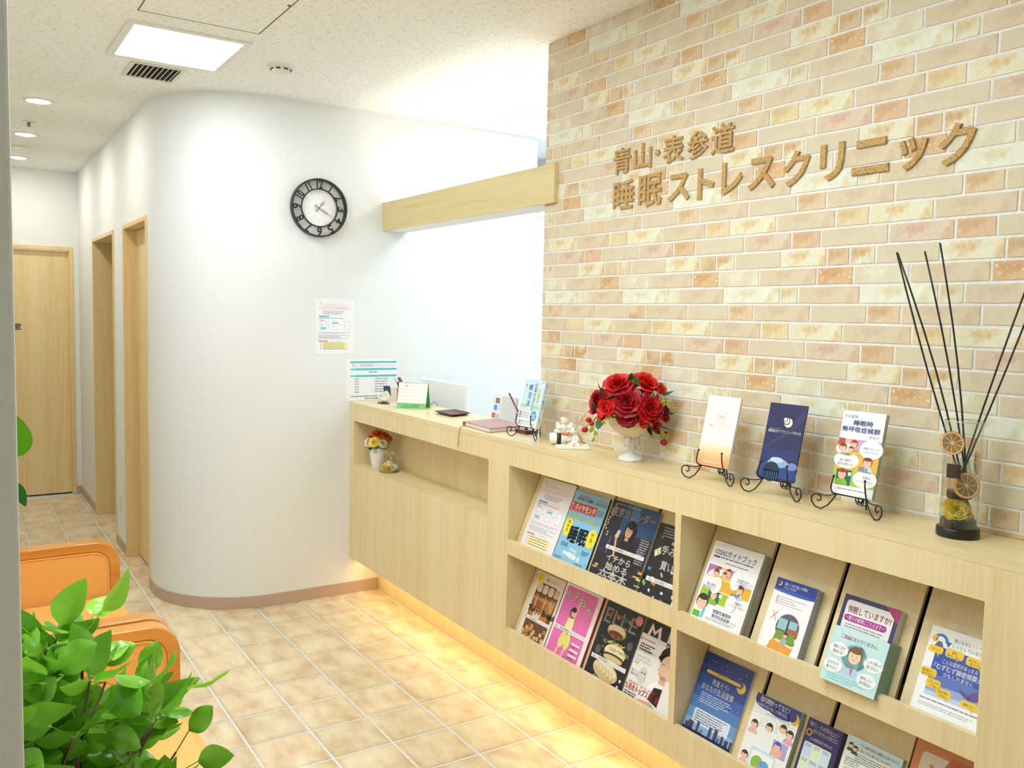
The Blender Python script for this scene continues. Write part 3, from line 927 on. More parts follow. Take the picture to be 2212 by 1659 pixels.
for ch_, x0, x1, z0, z1 in L2:
    kana = ch_ in 'ストレスクリニック'
    vs_, fs_ = text_mesh(ch_, 0.016 if kana else (0.004 if ch_ != '・' else 0.01), 0.030, 0.012, 3)
    ax = min(v.x for v in vs_); bx_ = max(v.x for v in vs_); ay = min(v.y for v in vs_); by_ = max(v.y for v in vs_)
    pts = [((v.x - ax) / (bx_ - ax) * (x1 - x0) + x0, YB - 0.0022 - 0.0036 - v.z * 0.08, (v.y - ay) / (by_ - ay) * (z1 - z0) + z0) for v in vs_]
    part('letter', MB().add(pts, [f_[::-1] for f_ in fs_] if False else fs_, M_CORK), M_CORK, t)

# ------------------------------------------------------------------ clock
t = thing('wall_clock', 'round black framed wall clock with cut-out numerals on the white wall', 'clock', (0.0, -0.3595, 1.93))
CC = Vector((0.0, -0.3595, 2.080)); K = lambda a, r, d: CC + Vector((d, r * math.sin(a), r * math.cos(a)))   # a clockwise from 12 as seen from the room
M_BLK = flat('#2b2723', 0.45)


def annulus(r0, r1, d0, d1, n=72):
    mb = MB(); vs = []; fs = []
    for i in range(n):
        a = 2 * PI * i / n
        vs += [K(a, r0, d0), K(a, r1, d0), K(a, r1, d1), K(a, r0, d1)]
    for i in range(n):
        a = 4 * i; b = 4 * ((i + 1) % n)
        for q in range(4): fs.append((a + q, a + (q + 1) % 4, b + (q + 1) % 4, b + q))
    return mb.add(vs, fs)


part('rim', annulus(0.1425, 0.1500, 0.001, 0.032), M_BLK, t, smooth='auto')
part('numeral_ring', annulus(0.0935, 0.1000, 0.022, 0.027), M_BLK, t, smooth='auto')
part('dial', MB().add([K(2 * PI * i / 60, 0.0935, 0.010) for i in range(60)] + [K(2 * PI * i / 60, 0.0935, 0.004) for i in range(60)],
     [tuple(range(60))] + [(i, (i + 1) % 60, 60 + (i + 1) % 60, 60 + i) for i in range(60)]), flat('#f2f2ee', 0.5), t)
mk = MB()
for k in range(12):
    a = k * PI / 6; p0, p1 = K(a, 0.052, 0.0104), K(a, 0.070, 0.0104)
    s_ = Vector((0, math.cos(a), -math.sin(a))) * 0.0006
    mk.add([p0 - s_, p0 + s_, p1 + s_, p1 - s_], [(0, 1, 2, 3)])
part('dial_marks', mk, flat('#c9c9c4', 0.5), t)
for k in range(1, 13):
    a = k * PI / 6
    vs_, fs_ = text_mesh(str(k), 0.022, 0.05, 0, 3)
    ax = min(v.x for v in vs_); bx_ = max(v.x for v in vs_); ay = min(v.y for v in vs_); by_ = max(v.y for v in vs_)
    w_ = {1: 0.0065, 11: 0.024, 10: 0.032, 12: 0.032}.get(k, 0.026)
    r0, r1 = 0.0985, 0.1440
    er = Vector((0, math.sin(a), math.cos(a))); et = Vector((0, math.cos(a), -math.sin(a)))
    pts = []
    for v in vs_:
        u = ((v.x - ax) / (bx_ - ax) - 0.5) * w_; q = r0 + (v.y - ay) / (by_ - ay) * (r1 - r0)
        pts.append(CC + er * q + et * u + Vector((0.0245 + v.z * 0.05, 0, 0)))
    part('numeral', MB().add(pts, fs_), M_BLK, t)
M_HAND = flat('#7d766c', 0.35, 0.7)


def hand(ang, length, tail, d):
    mb = MB()
    er = Vector((0, math.sin(ang), math.cos(ang))); et = Vector((0, math.cos(ang), -math.sin(ang)))
    P = lambda r, s: CC + er * r + et * s + Vector((d, 0, 0))
    mb.tube([P(-tail, 0), P(length * .55, 0), P(length, 0)], [0.0011, 0.0010, 0.0003], 6)
    for sg in (-1, 1):
        for b0, sc_ in ((length * 0.30, 1.0), (length * 0.52, 0.8), (-tail * 0.9, 0.8)):
            mb.tube([P(b0 + 0.011 * sc_ * math.cos(q) * (1 - q / 9) + 0.004, sg * (0.0005 + 0.0065 * sc_ * math.sin(q) * (1 - q / 12))) for q in [k * 0.45 for k in range(11)]], 0.0007, 5)
    return mb


part('hour_hand', hand(math.radians(40), 0.058, 0.024, 0.0150), M_HAND, t)
part('minute_hand', hand(math.radians(120), 0.082, 0.026, 0.0175), M_HAND, t)
part('hub', MB().tube([CC + Vector((0.010, 0, 0)), CC + Vector((0.020, 0, 0))], 0.004, 14), M_HAND, t)

# ------------------------------------------------------------------ notices on the white wall
def sheet_on_wall(y0, y1, z0, z1, name, label, lift=0.0012):
    t = thing(name, label, 'notice', (0.0, (y0 + y1) / 2, z0))
    W = y1 - y0
    s_ = MB()
    s_.grid(lambda u, v: (lift, y0 + u * W, z0 + v * (z1 - z0)), 6, 12)
    o = part('sheet', s_, flat('#f3f3f3', 0.35), t)
    sm = o.modifiers.new('thickness', 'SOLIDIFY'); sm.thickness = 0.0006; sm.offset = -1
    p = Print((lift + 0.0001, y0, z1), (0, 1, 0), (0, 0, 1), W, z1 - z0)
    return t, p


def apply_notice(p):
    p.circ(0.13, 0.075, 0.02, '#e6c8c8', 1)
    p.rect(0.08, 0.12, 0.93, 0.205, '#f6e6e6', 1)
    p.text('青山・表参道睡眠ストレスクリニック', 0.5, 0.11, 0.026, '#c4c0c8', 2, 'C', width=0.72)
    p.text('インターネット予約の受付方法', 0.5, 0.175, 0.036, '#c9b9dc', 2, 'C', width=0.66)
    p.rect(0.20, 0.21, 0.78, 0.215, '#e2d8d8', 1)
    p.lines(0.20, 0.225, 0.76, 3, 0.022, '#9a9a9a', 2, 0.4, 3)
    p.rrect(0.09, 0.305, 0.36, 0.332, '#6fb7dc', 1)
    p.lines(0.09, 0.345, 0.80, 1, 0.02, '#8d8d93', 2, 0.4, 5)
    p.rect(0.09, 0.378, 0.23, 0.390, '#eaa0a0', 1)
    for k, bar in ((0, 0.515), (1, 0.418), (2, None)):
        x = 0.13 + k * 0.31
        p.rrect(x, 0.40, x + 0.15, 0.555, '#8f959b', 1, 0.16).rrect(x + .006, 0.404, x + 0.144, 0.551, '#f7f9fa', 2, 0.14)
        if bar: p.rect(x + 0.008, bar, x + 0.142, bar + 0.028, '#7cc3e6', 3)
        p.lines(x + .02, 0.455, x + 0.13, 3, 0.022, '#ccd4da', 3, 0.35, k + 20)
        if k < 2: p.poly([(x + .21, .468), (x + .24, .478), (x + .21, .488)], '#76a7d8', 1)
    p.lines(0.09, 0.60, 0.92, 2, 0.020, '#b9bcd8', 2, 0.45, 31)
    p.lines(0.09, 0.655, 0.90, 4, 0.018, '#aab0bb', 2, 0.45, 32)
    p.rrect(0.085, 0.748, 0.325, 0.772, '#ee8d8d', 1)
    p.lines(0.40, 0.752, 0.7, 1, 0.018, '#d9c0c0', 2, 0.4, 33)
    for k in range(4):
        y = 0.785 + k * 0.034
        p.circ(0.145, y + 0.010, 0.014, '#a9a9a9', 1)
        p.rect(0.195, y, 0.83, y + 0.021, '#f3ea5c', 1)
        p.lines(0.21, y + 0.006, 0.78, 1, 0.02, '#8f8a4c', 2, 0.45, 40 + k)


t, p = sheet_on_wall(-0.372, -0.155, 1.318, 1.612, 'paper_notice', 'laminated booking instructions with phone drawings on the wall below the clock')
apply_notice(p); p.done(t, 'printed_text')
t, p = sheet_on_wall(-0.200, 0.105, 1.0635, 1.292, 'opening_hours_notice', 'clinic sheet with three turquoise bars on the wall by the counter end')
for k, y in enumerate((0.055, 0.225, 0.385)):
    p.rect(0.09, y, 0.985, y + 0.045, '#4fc0cc', 1)
    if k: p.rect(0.09, y, 0.20, y + 0.045, '#7fd2da', 2)
p.text('青山・表参道睡眠ストレスクリニック', 0.54, 0.185, 0.075, '#a6a8aa', 2, 'C', width=0.84)
p.text('院長　　氏名', 0.54, 0.345, 0.06, '#a0a2a4', 2, 'C') if False else p.lines(0.44, 0.30, 0.62, 1, 0.06, '#a0a2a4', 2, 0.5, 3)
for k in range(6):
    p.lines(0.17, 0.47 + 0.062 * k, 0.26, 1, 0.05, '#9b9d9f', 2, 0.4, 50 + k)
    p.lines(0.56, 0.47 + 0.062 * k, 0.82, 1, 0.05, '#9b9d9f', 2, 0.4, 60 + k)
p.lines(0.10, 0.88, 0.80, 1, 0.05, '#8f9193', 2, 0.5, 70); p.lines(0.36, 0.94, 0.72, 1, 0.05, '#8f9193', 2, 0.5, 71)
p.done(t, 'printed_text')

# ------------------------------------------------------------------ printed matter in the racks
def rack_item(name, label, cat, row, x0, x1, topS, th, H, face, edge='#efece2', group=None, lean=0.0, pages=0):
    zz = R1 if row == 1 else R2
    o0 = Vector((x0, -0.130, zz[0] - 0.007)) + SN * 0.0008
    low = max(topS - H, -0.0235)
    base = o0 + SU * low
    t = thing(name, label, cat, (base.x + (x1 - x0) / 2, base.y, base.z), group)
    W = x1 - x0; Hh = topS - low
    r = Vector((1, 0, 0))
    def slab(a, b, mb, m, inset=0.0, top_in=0.0):
        p0 = base + SN * a + r * inset
        q = [p0, p0 + r * (W - 2 * inset), p0 + r * (W - 2 * inset) + SU * (Hh - top_in), p0 + SU * (Hh - top_in)]
        mb.prism(q, SN * (b - a), m)
    if pages:
        for k in range(pages):
            a = th * k / pages; b = th * (k + 1) / pages - 0.0006
            mb = MB(); jx = random.uniform(-0.0012, 0.0012); ju = random.uniform(-0.002, 0.0)
            if k == pages - 1: jx = ju = 0
            p0 = base + SN * a + r * jx
            q = [p0, p0 + r * W, p0 + r * W + SU * (Hh + ju), p0 + SU * (Hh + ju)]
            mb.prism(q, SN * (b - a)); part('folded_sheet', mb, flat(edge, 0.5), t)
    else:
        mb = MB(); slab(0, th - 0.0006, mb, None, 0.0006); part('pages', mb, flat(edge, 0.6), t)
    mb = MB(); slab(th - 0.0006, th, mb, None); part('cover', mb, flat(face, 0.3), t)
    p = Print(base + SU * Hh + SN * th, r, SU, W, topS - low, SN)
    return t, p


def face_person(p, x, y, s, hair, skin='#f0c8a8', body=None, k=3):
    """little drawn head: hair cap, face, optional shoulders; s is head radius as fraction of the width"""
    q = s * p.W / p.H
    if body: p.oval(x, y + q * 2.3, s * 1.5, q * 1.5, body, k, a0=180, a1=360, n=14)
    p.oval(x, y - q * 0.12, s * 1.12, q * 1.15, hair, k + 1)
    p.oval(x, y + q * 0.12, s * 0.92, q * 0.98, skin, k + 2)
    p.oval(x, y - q * 0.70, s * 0.95, q * 0.42, hair, k + 3)
    for d in (-.35, .35): p.rect(x + s * d - s * .14, y + q * 0.05, x + s * d + s * .14, y + q * 0.12, '#6b4a38', k + 3)
    p.rect(x - s * .2, y + q * .52, x + s * .2, y + q * .58, '#b8685a', k + 3)


# --- magazine rack, upper row
t, p = rack_item('notice_stand', 'clear stand with the booking instruction sheet at the left of the upper magazine row', 'stand', 1, 1.636, 1.846, 0.270, 0.008, 0.297, '#f4eeee', '#e3e6e4')
apply_notice(p)
p.text('https://', 0.10, 0.362, 0.020, '#6c6c72', 3)
p.done(t)
M_ACR = glass('clear_acrylic', '#f2f7f5')
q0 = Vector((1.631, -0.130, R1[0] - 0.007)) + SN * 0.0001 + SU * -0.0230
part('acrylic_back', MB().prism([q0, q0 + Vector((0.220, 0, 0)), q0 + Vector((0.220, 0, 0)) + SU * 0.298, q0 + SU * 0.298], SN * 0.0006), M_ACR, t)

t, p = rack_item('magazine', 'pale blue business magazine with red title banner and yellow ovals', 'magazine', 1, 1.852, 2.050, 0.258, 0.009, 0.280, '#8cc6e4', '#2d2b2a', 'magazines in the rack')
p.text('睡眠負債で危険な', 0.16, 0.075, 0.036, '#d23a3e', 2, width=0.34)
p.text('快眠で差をつける睡眠術', 0.12, 0.115, 0.040, '#1e2830', 2, bold=0.01, width=0.46)
p.text('日経平均の罠', 0.68, 0.085, 0.032, '#d23a3e', 2, width=0.28)
p.text('日経平均の底値', 0.66, 0.125, 0.036, '#1e2830', 2, width=0.32)
p.rect(0.0, 0.155, 0.76, 0.275, '#d33a33', 2)
p.text('週', 0.02, 0.205, 0.045, '#ffffff', 4); p.text('刊', 0.02, 0.262, 0.045, '#ffffff', 4)
p.text('ダイヤモンド', 0.13, 0.255, 0.10, '#ffffff', 4, bold=0.035, width=0.60)
p.lines(0.79, 0.18, 0.98, 4, 0.022, '#45617a', 2, 0.5, 3)
p.text('快眠で差がつく不眠で死なない', 0.05, 0.375, 0.060, '#f3e94a', 2, bold=0.02, width=0.90)
p.oval(0.13, 0.50, 0.115, 0.125, '#f6e335', 2).vtext('攻める', 0.13, 0.405, 0.052, '#26241c', 3, 1.05, 0.012)
p.oval(0.87, 0.555, 0.135, 0.125, '#f6e335', 2).vtext('守る', 0.87, 0.475, 0.060, '#26241c', 3, 1.1, 0.012)
p.text('睡眠', 0.49, 0.66, 0.235, '#262b30', 4, 'C', bold=0.03, width=0.54)
for x, y, n in ((0.10, 0.70, 3), (0.74, 0.73, 3), (0.04, 0.895, 3), (0.66, 0.91, 2)):
    p.lines(x, y, x + 0.22, n, 0.020, '#35506a', 2, 0.5, int(x * 90))
p.text('sleep', 0.50, 0.785, 0.075, '#ffffff', 2, 'C', rot=-0.05)
p.oval(0.50, 0.84, 0.20, 0.040, '#7da9c0', 2, rot=0.10).oval(0.50, 0.84, 0.192, 0.036, '#e6eef0', 3, rot=0.10)
p.oval(0.28, 0.825, 0.05, 0.026, '#e6eef0', 3).oval(0.70, 0.855, 0.06, 0.03, '#e6eef0', 3)
p.done(t)

t, p = rack_item('magazine', 'dark city magazine with a woman in black raising a glass on its cover', 'magazine', 1, 2.072, 2.314, 0.262, 0.012, 0.285, '#241f2c', '#cfc8ba', 'magazines in the rack')
p.rect(0.30, 0.0, 1.0, 0.40, '#2f4f80', 1).rect(0.46, 0.0, 0.62, 0.40, '#4a78b4', 2)
p.poly([(0.0, 0.40), (1, 0.34), (1, 0.62), (0, 0.66)], '#242438', 2)
R_ = random.Random(5)
for k in range(26):
    x = R_.random(); y = 0.70 + 0.28 * R_.random()
    p.rect(x, y, x + 0.05 + 0.08 * R_.random(), y + 0.008 + 0.02 * R_.random(), R_.choice(['#c98a3e', '#e3b765', '#8f5a24', '#f0d596', '#5a3a1e']), 3)
for k in range(12): p.circ(R_.uniform(0.0, 0.10), 0.05 + 0.035 * k, 0.014, '#f4e6c0', 3)
for k in range(10): p.circ(R_.uniform(0.05, 0.95), R_.uniform(.45, .66), 0.02, R_.choice(['#a8622e', '#3b4d86', '#5f6a94']), 3)
p.text('『六本木』から逃げない', 0.10, 0.045, 0.032, '#f0ece2', 4, width=0.52)
p.text('東京カレンダー', 0.05, 0.175, 0.125, '#b9aeb2', 4, bold=0.02, width=0.90)
p.oval(0.54, 0.31, 0.125, 0.125, '#120e10', 5).oval(0.52, 0.325, 0.072, 0.082, '#d8a988', 6).oval(0.555, 0.25, 0.09, 0.045, '#120e10', 7).rect(0.485, 0.39, 0.555, 0.44, '#d0a080', 6)
for d in (-.03, .03): p.rect(0.515 + d - .014, 0.322, 0.515 + d + .014, 0.328, '#2a1a14', 7)
p.rect(0.50, 0.366, 0.535, 0.371, '#b04848', 7)
p.poly([(0.34, 0.66), (0.42, 0.46), (0.50, 0.41), (0.62, 0.42), (0.74, 0.50), (0.78, 0.68)], '#1a1518', 5)
p.poly([(0.36, 0.66), (0.40, 0.66), (0.33, 0.43), (0.29, 0.43)], '#d8a988', 6).poly([(0.27, 0.43), (0.35, 0.43), (0.36, 0.34), (0.30, 0.34)], '#d9c7a8', 6)
p.vtext('それなりに時が流れて', 0.20, 0.44, 0.020, '#d8d2c6', 5, 1.1)
p.lines(0.80, 0.36, 0.97, 11, 0.028, '#b8b2b0', 5, 0.4, 9)
p.rect(0.17, 0.545, 0.97, 0.590, '#f4f2ec', 7)
p.text('青山・表参道睡眠ストレスクリニック', 0.57, 0.583, 0.040, '#4a4744', 8, 'C', width=0.70)
p.text('イチから', 0.26, 0.715, 0.095, '#f7f4ec', 7, bold=0.015, width=0.50)
p.text('始める', 0.29, 0.815, 0.095, '#f7f4ec', 7, bold=0.015, width=0.46)
p.text('六本木', 0.20, 0.920, 0.110, '#f7f4ec', 7, bold=0.02, width=0.60)
p.done(t)

t, p = rack_item('magazine', 'black magazine scattered with small gift boxes at the right of the upper row', 'magazine', 1, 2.318, 2.507, 0.234, 0.006, 0.255, '#22201f', '#cfc8ba', 'magazines in the rack')
R_ = random.Random(11)
for x, y, w_, h_, a, c_ in ((.78, .10, .2, .09, .3, '#2f8ac0'), (.45, .22, .13, .06, .2, '#d6b58a'), (.90, .24, .10, .07, .4, '#e0c090'), (.16, .37, .22, .14, -.5, '#efe6b4'), (.26, .30, .06, .04, .3, '#d4d0c4'),
                            (.10, .60, .11, .06, .1, '#3c8fd0'), (.42, .63, .12, .05, .6, '#dcb48c'), (.24, .70, .06, .05, .2, '#ece8dc'), (.62, .56, .09, .05, .3, '#d8d3c6'), (.30, .75, .17, .10, .2, '#dc6a44'),
                            (.08, .79, .14, .08, .6, '#7fb85a'), (.25, .86, .08, .05, .4, '#f0ece0'), (.55, .84, .10, .05, .1, '#c9d6dc'), (.40, .92, .05, .05, .1, '#f0ece0'), (.60, .94, .13, .07, .3, '#dc5640'),
                            (.90, .93, .25, .12, .2, '#eceaee'), (.80, .84, .08, .04, .8, '#e8dfce'), (.15, .95, .22, .05, .3, '#e8e4ea')):
    c, s_ = math.cos(a), math.sin(a)
    p.poly([(x + (dx * w_ * c - dy * h_ * s_) / 1.6, y + (dx * w_ * s_ + dy * h_ * c) / 1.6) for dx, dy in ((-.5, -.5), (.5, -.5), (.5, .5), (-.5, .5))], c_, 2)
for k in range(5): p.circ(.12 + .03 * k, .34 + .02 * (k % 3), .012, '#5a4a2c', 3)
p.poly([(.62, .62), (.82, .58), (.84, .74), (.70, .76)], '#4a3a30', 2)
p.text('手みやげ', 0.24, 0.37, 0.125, '#f4f1ea', 3, bold=0.012, width=0.68)
p.text('買いたい', 0.32, 0.56, 0.125, '#f4f1ea', 3, bold=0.012, width=0.62)
p.lines(0.14, 0.04, 0.56, 4, 0.035, '#a8a49c', 3, 0.4, 4)
p.circ(0.16, 0.17, 0.035, '#b83a44', 3)
p.rect(0.10, 0.695, 1.0, 0.750, '#f4f2ec', 4)
p.text('青山・表参道睡眠ストレスクリニック', 0.16, 0.740, 0.045, '#4a4744', 5, width=0.84)
p.done(t)

# --- magazine rack, lower row
t, p = rack_item('magazine', 'bread guide magazine with rows of loaves on its cream cover', 'magazine', 2, 1.630, 1.813, 0.247, 0.010, 0.265, '#eae2d4', '#c96a4a', 'magazines in the rack')
R_ = random.Random(2)
p.rrect(0.13, 0.145, 0.93, 0.98, '#6b4526', 1, 0.25)
for k in range(4): p.rrect(0.16 + 0.2 * k, 0.16, 0.33 + 0.2 * k, 0.29, R_.choice(['#d9c8a8', '#c9b08a', '#b0663a']), 2)
for k in range(10):
    p.oval(0.18 + 0.075 * k, 0.42, 0.036, 0.105, R_.choice(['#b9813f', '#8f5c2a', '#c99a58', '#a06a30']), 2, rot=R_.uniform(-.12, .12))
    p.oval(0.175 + 0.075 * k, 0.38, 0.02, 0.03, '#ddb67a', 3)
for k in range(22):
    p.oval(R_.uniform(0.17, 0.9), R_.uniform(0.78, 0.96), 0.05, 0.030, R_.choice(['#b98448', '#d9a964', '#8f5a2a', '#e0bd84']), 2 + k % 3, rot=R_.uniform(-.6, .6))
p.rrect(0.17, 0.52, 0.80, 0.67, '#c07a3e', 2).rrect(0.30, 0.55, 0.55, 0.66, '#e0d4ba', 3)
p.text('東京パンガイド', 0.36, 0.105, 0.055, '#4c4540', 2, width=0.44)
p.circ(0.16, 0.085, 0.10, '#f0d82c', 2); p.text('パン', 0.16, 0.082, 0.035, '#8c7c20', 3, 'C'); p.text('好き', 0.16, 0.112, 0.030, '#8c7c20', 3, 'C')
p.text('Tokyo Bread', 0.08, 0.590, 0.115, '#191613', 6, bold=0.018, width=0.92)
p.rect(0.04, 0.655, 1.0, 0.705, '#f4f2ec', 6); p.text('青山・表参道睡眠ストレスクリニック', 0.52, 0.696, 0.040, '#4a4744', 7, 'C', width=0.90)
p.done(t)

t, p = rack_item('magazine', 'bright pink chair yoga magazine with a stretching woman on its cover', 'magazine', 2, 1.822, 2.038, 0.252, 0.013, 0.270, '#f3ecea', '#9c2f2a', 'magazines in the rack')
p.rrect(0.05, 0.035, 0.90, 0.985, '#e874b4', 1, 0.06)
for c_, x, y in (('椅', 0.13, 0.205), ('子', 0.36, 0.185), ('ヨ', 0.58, 0.235), ('ガ', 0.76, 0.310)):
    p.text(c_, x, y, 0.135, '#3a3438', 2, 'C', bold=0.035); p.text(c_, x, y, 0.135, '#f6f0ec', 4, 'C', bold=-0.002)
p.oval(0.42, 0.355, 0.085, 0.075, '#2a211c', 3).oval(0.425, 0.365, 0.058, 0.052, '#f2cba8', 5).oval(0.42, 0.320, 0.07, 0.028, '#2a211c', 6)
for d in (-.022, .022): p.circ(0.425 + d, 0.362, 0.006, '#3a2a22', 6)
p.rect(0.405, 0.388, 0.445, 0.393, '#c85050', 6)
p.poly([(0.465, 0.44), (0.505, 0.44), (0.525, 0.12), (0.500, 0.12)], '#f2cba8', 4)
p.poly([(0.33, 0.62), (0.36, 0.44), (0.50, 0.43), (0.53, 0.62)], '#f0e8a4', 4).poly([(0.33, 0.44), (0.37, 0.45), (0.34, 0.60), (0.30, 0.60)], '#f2cba8', 3)
p.oval(0.36, 0.745, 0.075, 0.115, '#ece27a', 4, rot=0.15).oval(0.50, 0.745, 0.075, 0.115, '#ece27a', 4, rot=-0.08)
p.poly([(0.31, 0.84), (0.35, 0.84), (0.32, 0.95), (0.27, 0.95)], '#f2cba8', 4).poly([(0.47, 0.85), (0.51, 0.85), (0.50, 0.96), (0.45, 0.96)], '#f2cba8', 4)
p.rect(0.05, 0.580, 0.90, 0.635, '#f6f2ee', 6); p.text('青山・表参道睡眠ストレスクリニック', 0.475, 0.625, 0.044, '#4a4744', 7, 'C', width=0.80)
for y in (0.72, 0.80, 0.87): p.rrect(0.62, y, 0.85, y + 0.028, '#f6e6ee', 3); p.lines(0.62, y + 0.035, 0.80, 2, 0.014, '#8a3060', 3, 0.5, int(y * 50))
for k in range(9): p.circ(0.10 + 0.09 * k, 0.42 + 0.05 * ((k * 7) % 5), 0.008, '#c04a90', 2)
p.lines(0.52, 0.94, 0.86, 3, 0.014, '#8a3060', 3, 0.5, 8)
p.done(t)

t, p = rack_item('magazine', 'black food magazine with stacked filled buns on its cover', 'magazine', 2, 2.058, 2.260, 0.250, 0.008, 0.270, '#222127', '#d8d2c6', 'magazines in the rack')
p.text('ELLE', 0.06, 0.265, 0.275, '#8d8a88', 2, width=0.82)
for c_, x, h_ in (('g', .20, '#e8684a'), ('o', .30, '#7ab84c'), ('u', .39, '#e8c23c'), ('r', .47, '#d8644c'), ('m', .57, '#58a8c8'), ('e', .68, '#e89a3c'), ('t', .76, '#6ab04c')):
    p.text(c_, x, 0.170, 0.105, h_, 4, 'C', bold=0.03)
p.circ(0.88, 0.085, 0.085, '#e88a80', 3)
p.oval(0.46, 0.33, 0.24, 0.085, '#c9a46c', 3).oval(0.45, 0.305, 0.22, 0.055, '#e6cf9c', 4).oval(0.46, 0.365, 0.19, 0.045, '#6b3424', 5).oval(0.40, 0.385, 0.05, 0.02, '#b8402c', 6).oval(0.55, 0.38, 0.05, 0.02, '#8f4a2a', 6)
for k, c_ in enumerate(('#e3d43c', '#4fb08c', '#e8d84a', '#e07a70', '#d8c838')): p.poly([(.34 + .08 * k, .475), (.44 + .08 * k, .445), (.45 + .08 * k, .462), (.35 + .08 * k, .492)], c_, 5)
p.text('GOOD', 0.20, 0.500, 0.055, '#b8c878', 4, bold=0.02, width=0.25); p.text('OLD TASTES', 0.42, 0.565, 0.055, '#b8c878', 9, bold=0.02, width=0.50)
p.oval(0.58, 0.58, 0.27, 0.105, '#e3cd9e', 5).oval(0.58, 0.555, 0.24, 0.065, '#efe0ba', 6).oval(0.58, 0.622, 0.25, 0.032, '#5c4030', 7).oval(0.58, 0.655, 0.245, 0.038, '#d9bf8c', 8)
p.oval(0.50, 0.835, 0.33, 0.115, '#d8bc88', 5, rot=0.12).oval(0.49, 0.805, 0.30, 0.070, '#ecd9ae', 6, rot=0.12)
for k in range(5): p.oval(0.28 + 0.10 * k, 0.80 + 0.018 * k, 0.035, 0.055, '#c9a878', 7, rot=-0.4); p.oval(0.275 + 0.10 * k, 0.795 + 0.018 * k, 0.02, 0.04, '#efe0bc', 8, rot=-0.4)
for x, y, c_ in ((.86, .42, '#5a5a62'), (.16, .62, '#5a5a62')): p.oval(x, y, .07, .055, c_, 3)
for k in range(14): p.circ(random.Random(k).uniform(.04, .96), random.Random(k + 50).uniform(.36, .70), .012, ['#e8603c', '#4aa8d8', '#e8d03c', '#6ab84c', '#e88aa0'][k % 5], 3)
p.rect(0.06, 0.690, 0.96, 0.742, '#f4f2ec', 10); p.text('青山・表参道睡眠ストレスクリニック', 0.52, 0.733, 0.042, '#4a4744', 11, 'C', width=0.84)
p.text('懐かしい味が新しい', 0.25, 0.955, 0.040, '#f4f1ea', 4, bold=0.01, width=0.46)
p.circ(0.90, 0.855, 0.025, '#f2f0ea', 4).circ(0.88, 0.935, 0.025, '#f2f0ea', 4)
p.done(t)

t, p = rack_item('magazine', 'fashion magazine with a capped young man in profile at the right of the lower row', 'magazine', 2, 2.264, 2.508, 0.250, 0.006, 0.270, '#efe9e2', '#d8d2c6', 'magazines in the rack')
p.W *= 0.66
p.rect(0.0, 0.0, 0.72, 0.185, '#2a2018', 1)
p.poly([(.14, .185), (.20, .03), (.33, .12), (.46, .03), (.54, .185), (.46, .185), (.42, .10), (.33, .17), (.24, .10), (.22, .185)], '#efe9e2', 2)
p.text("ru'", 0.74, 0.235, 0.11, '#2a2018', 2, bold=0.02)
p.text('6', 0.02, 0.265, 0.065, '#2a2018', 2); p.text('創刊40周年記念', 0.10, 0.262, 0.030, '#c03a30', 2, width=0.34)
p.text('坂口健太郎が着る', 0.05, 0.330, 0.045, '#3a342e', 2, width=0.44) if False else p.lines(0.05, 0.300, 0.48, 3, 0.032, '#57504a', 2, 0.55, 4)
p.text('この夏一番の理想Tシャツ', 0.05, 0.400, 0.040, '#3a342e', 2, width=0.50)
p.text('アンダーカバーイズム', 0.05, 0.475, 0.038, '#4a443e', 2, width=0.40); p.text('マイメロディコラボTシャツ', 0.05, 0.520, 0.036, '#4a443e', 2, width=0.46); p.text('完成！', 0.05, 0.560, 0.036, '#4a443e', 2)
p.text('夏ボトム', 0.04, 0.660, 0.034, '#4a443e', 2); p.text('徹底究明', 0.04, 0.700, 0.034, '#4a443e', 2)
p.oval(0.92, 0.34, 0.25, 0.13, '#1d1a18', 3).poly([(.64, .36), (.84, .30), (.84, .36), (.66, .40)], '#1d1a18', 3)
p.oval(0.93, 0.46, 0.19, 0.15, '#e6bd9c', 4).poly([(.75, .47), (.71, .52), (.77, .53)], '#e6bd9c', 4).rect(0.84, 0.56, 1.0, 0.66, '#e0b694', 4)
p.rect(0.78, 0.425, 0.86, 0.433, '#2a211c', 5).rect(0.76, 0.545, 0.83, 0.552, '#b8685a', 5)
p.poly([(.55, .96), (.60, .74), (.78, .64), (1, .64), (1, .96)], '#f7f5f2', 3).poly([(.70, .88), (.78, .72), (1, .70), (1, .92)], '#1f1c1b', 4)
p.oval(0.37, 0.66, 0.12, 0.10, '#d9d2c2', 3).circ(0.34, 0.63, 0.02, '#7a5a3c', 4).circ(0.42, 0.63, 0.02, '#7a5a3c', 4)
p.text('今年の選び方、着こなし方を徹底', 0.06, 0.800, 0.036, '#c63a34', 6, width=0.80)
p.text('５月のトップスを、全', 0.02, 0.875, 0.085, '#c8302c', 6, bold=0.02, width=0.98)
p.lines(0.04, 0.90, 0.40, 3, 0.028, '#5a534c', 6, 0.5, 12)
p.poly([(.45, .93), (.80, .90), (1, .96), (1, 1), (.40, 1)], '#dcae8c', 4).circ(0.86, 0.955, 0.05, '#1f1c1a', 6).circ(0.86, 0.955, 0.038, '#e9e7e2', 7)
p.done(t)


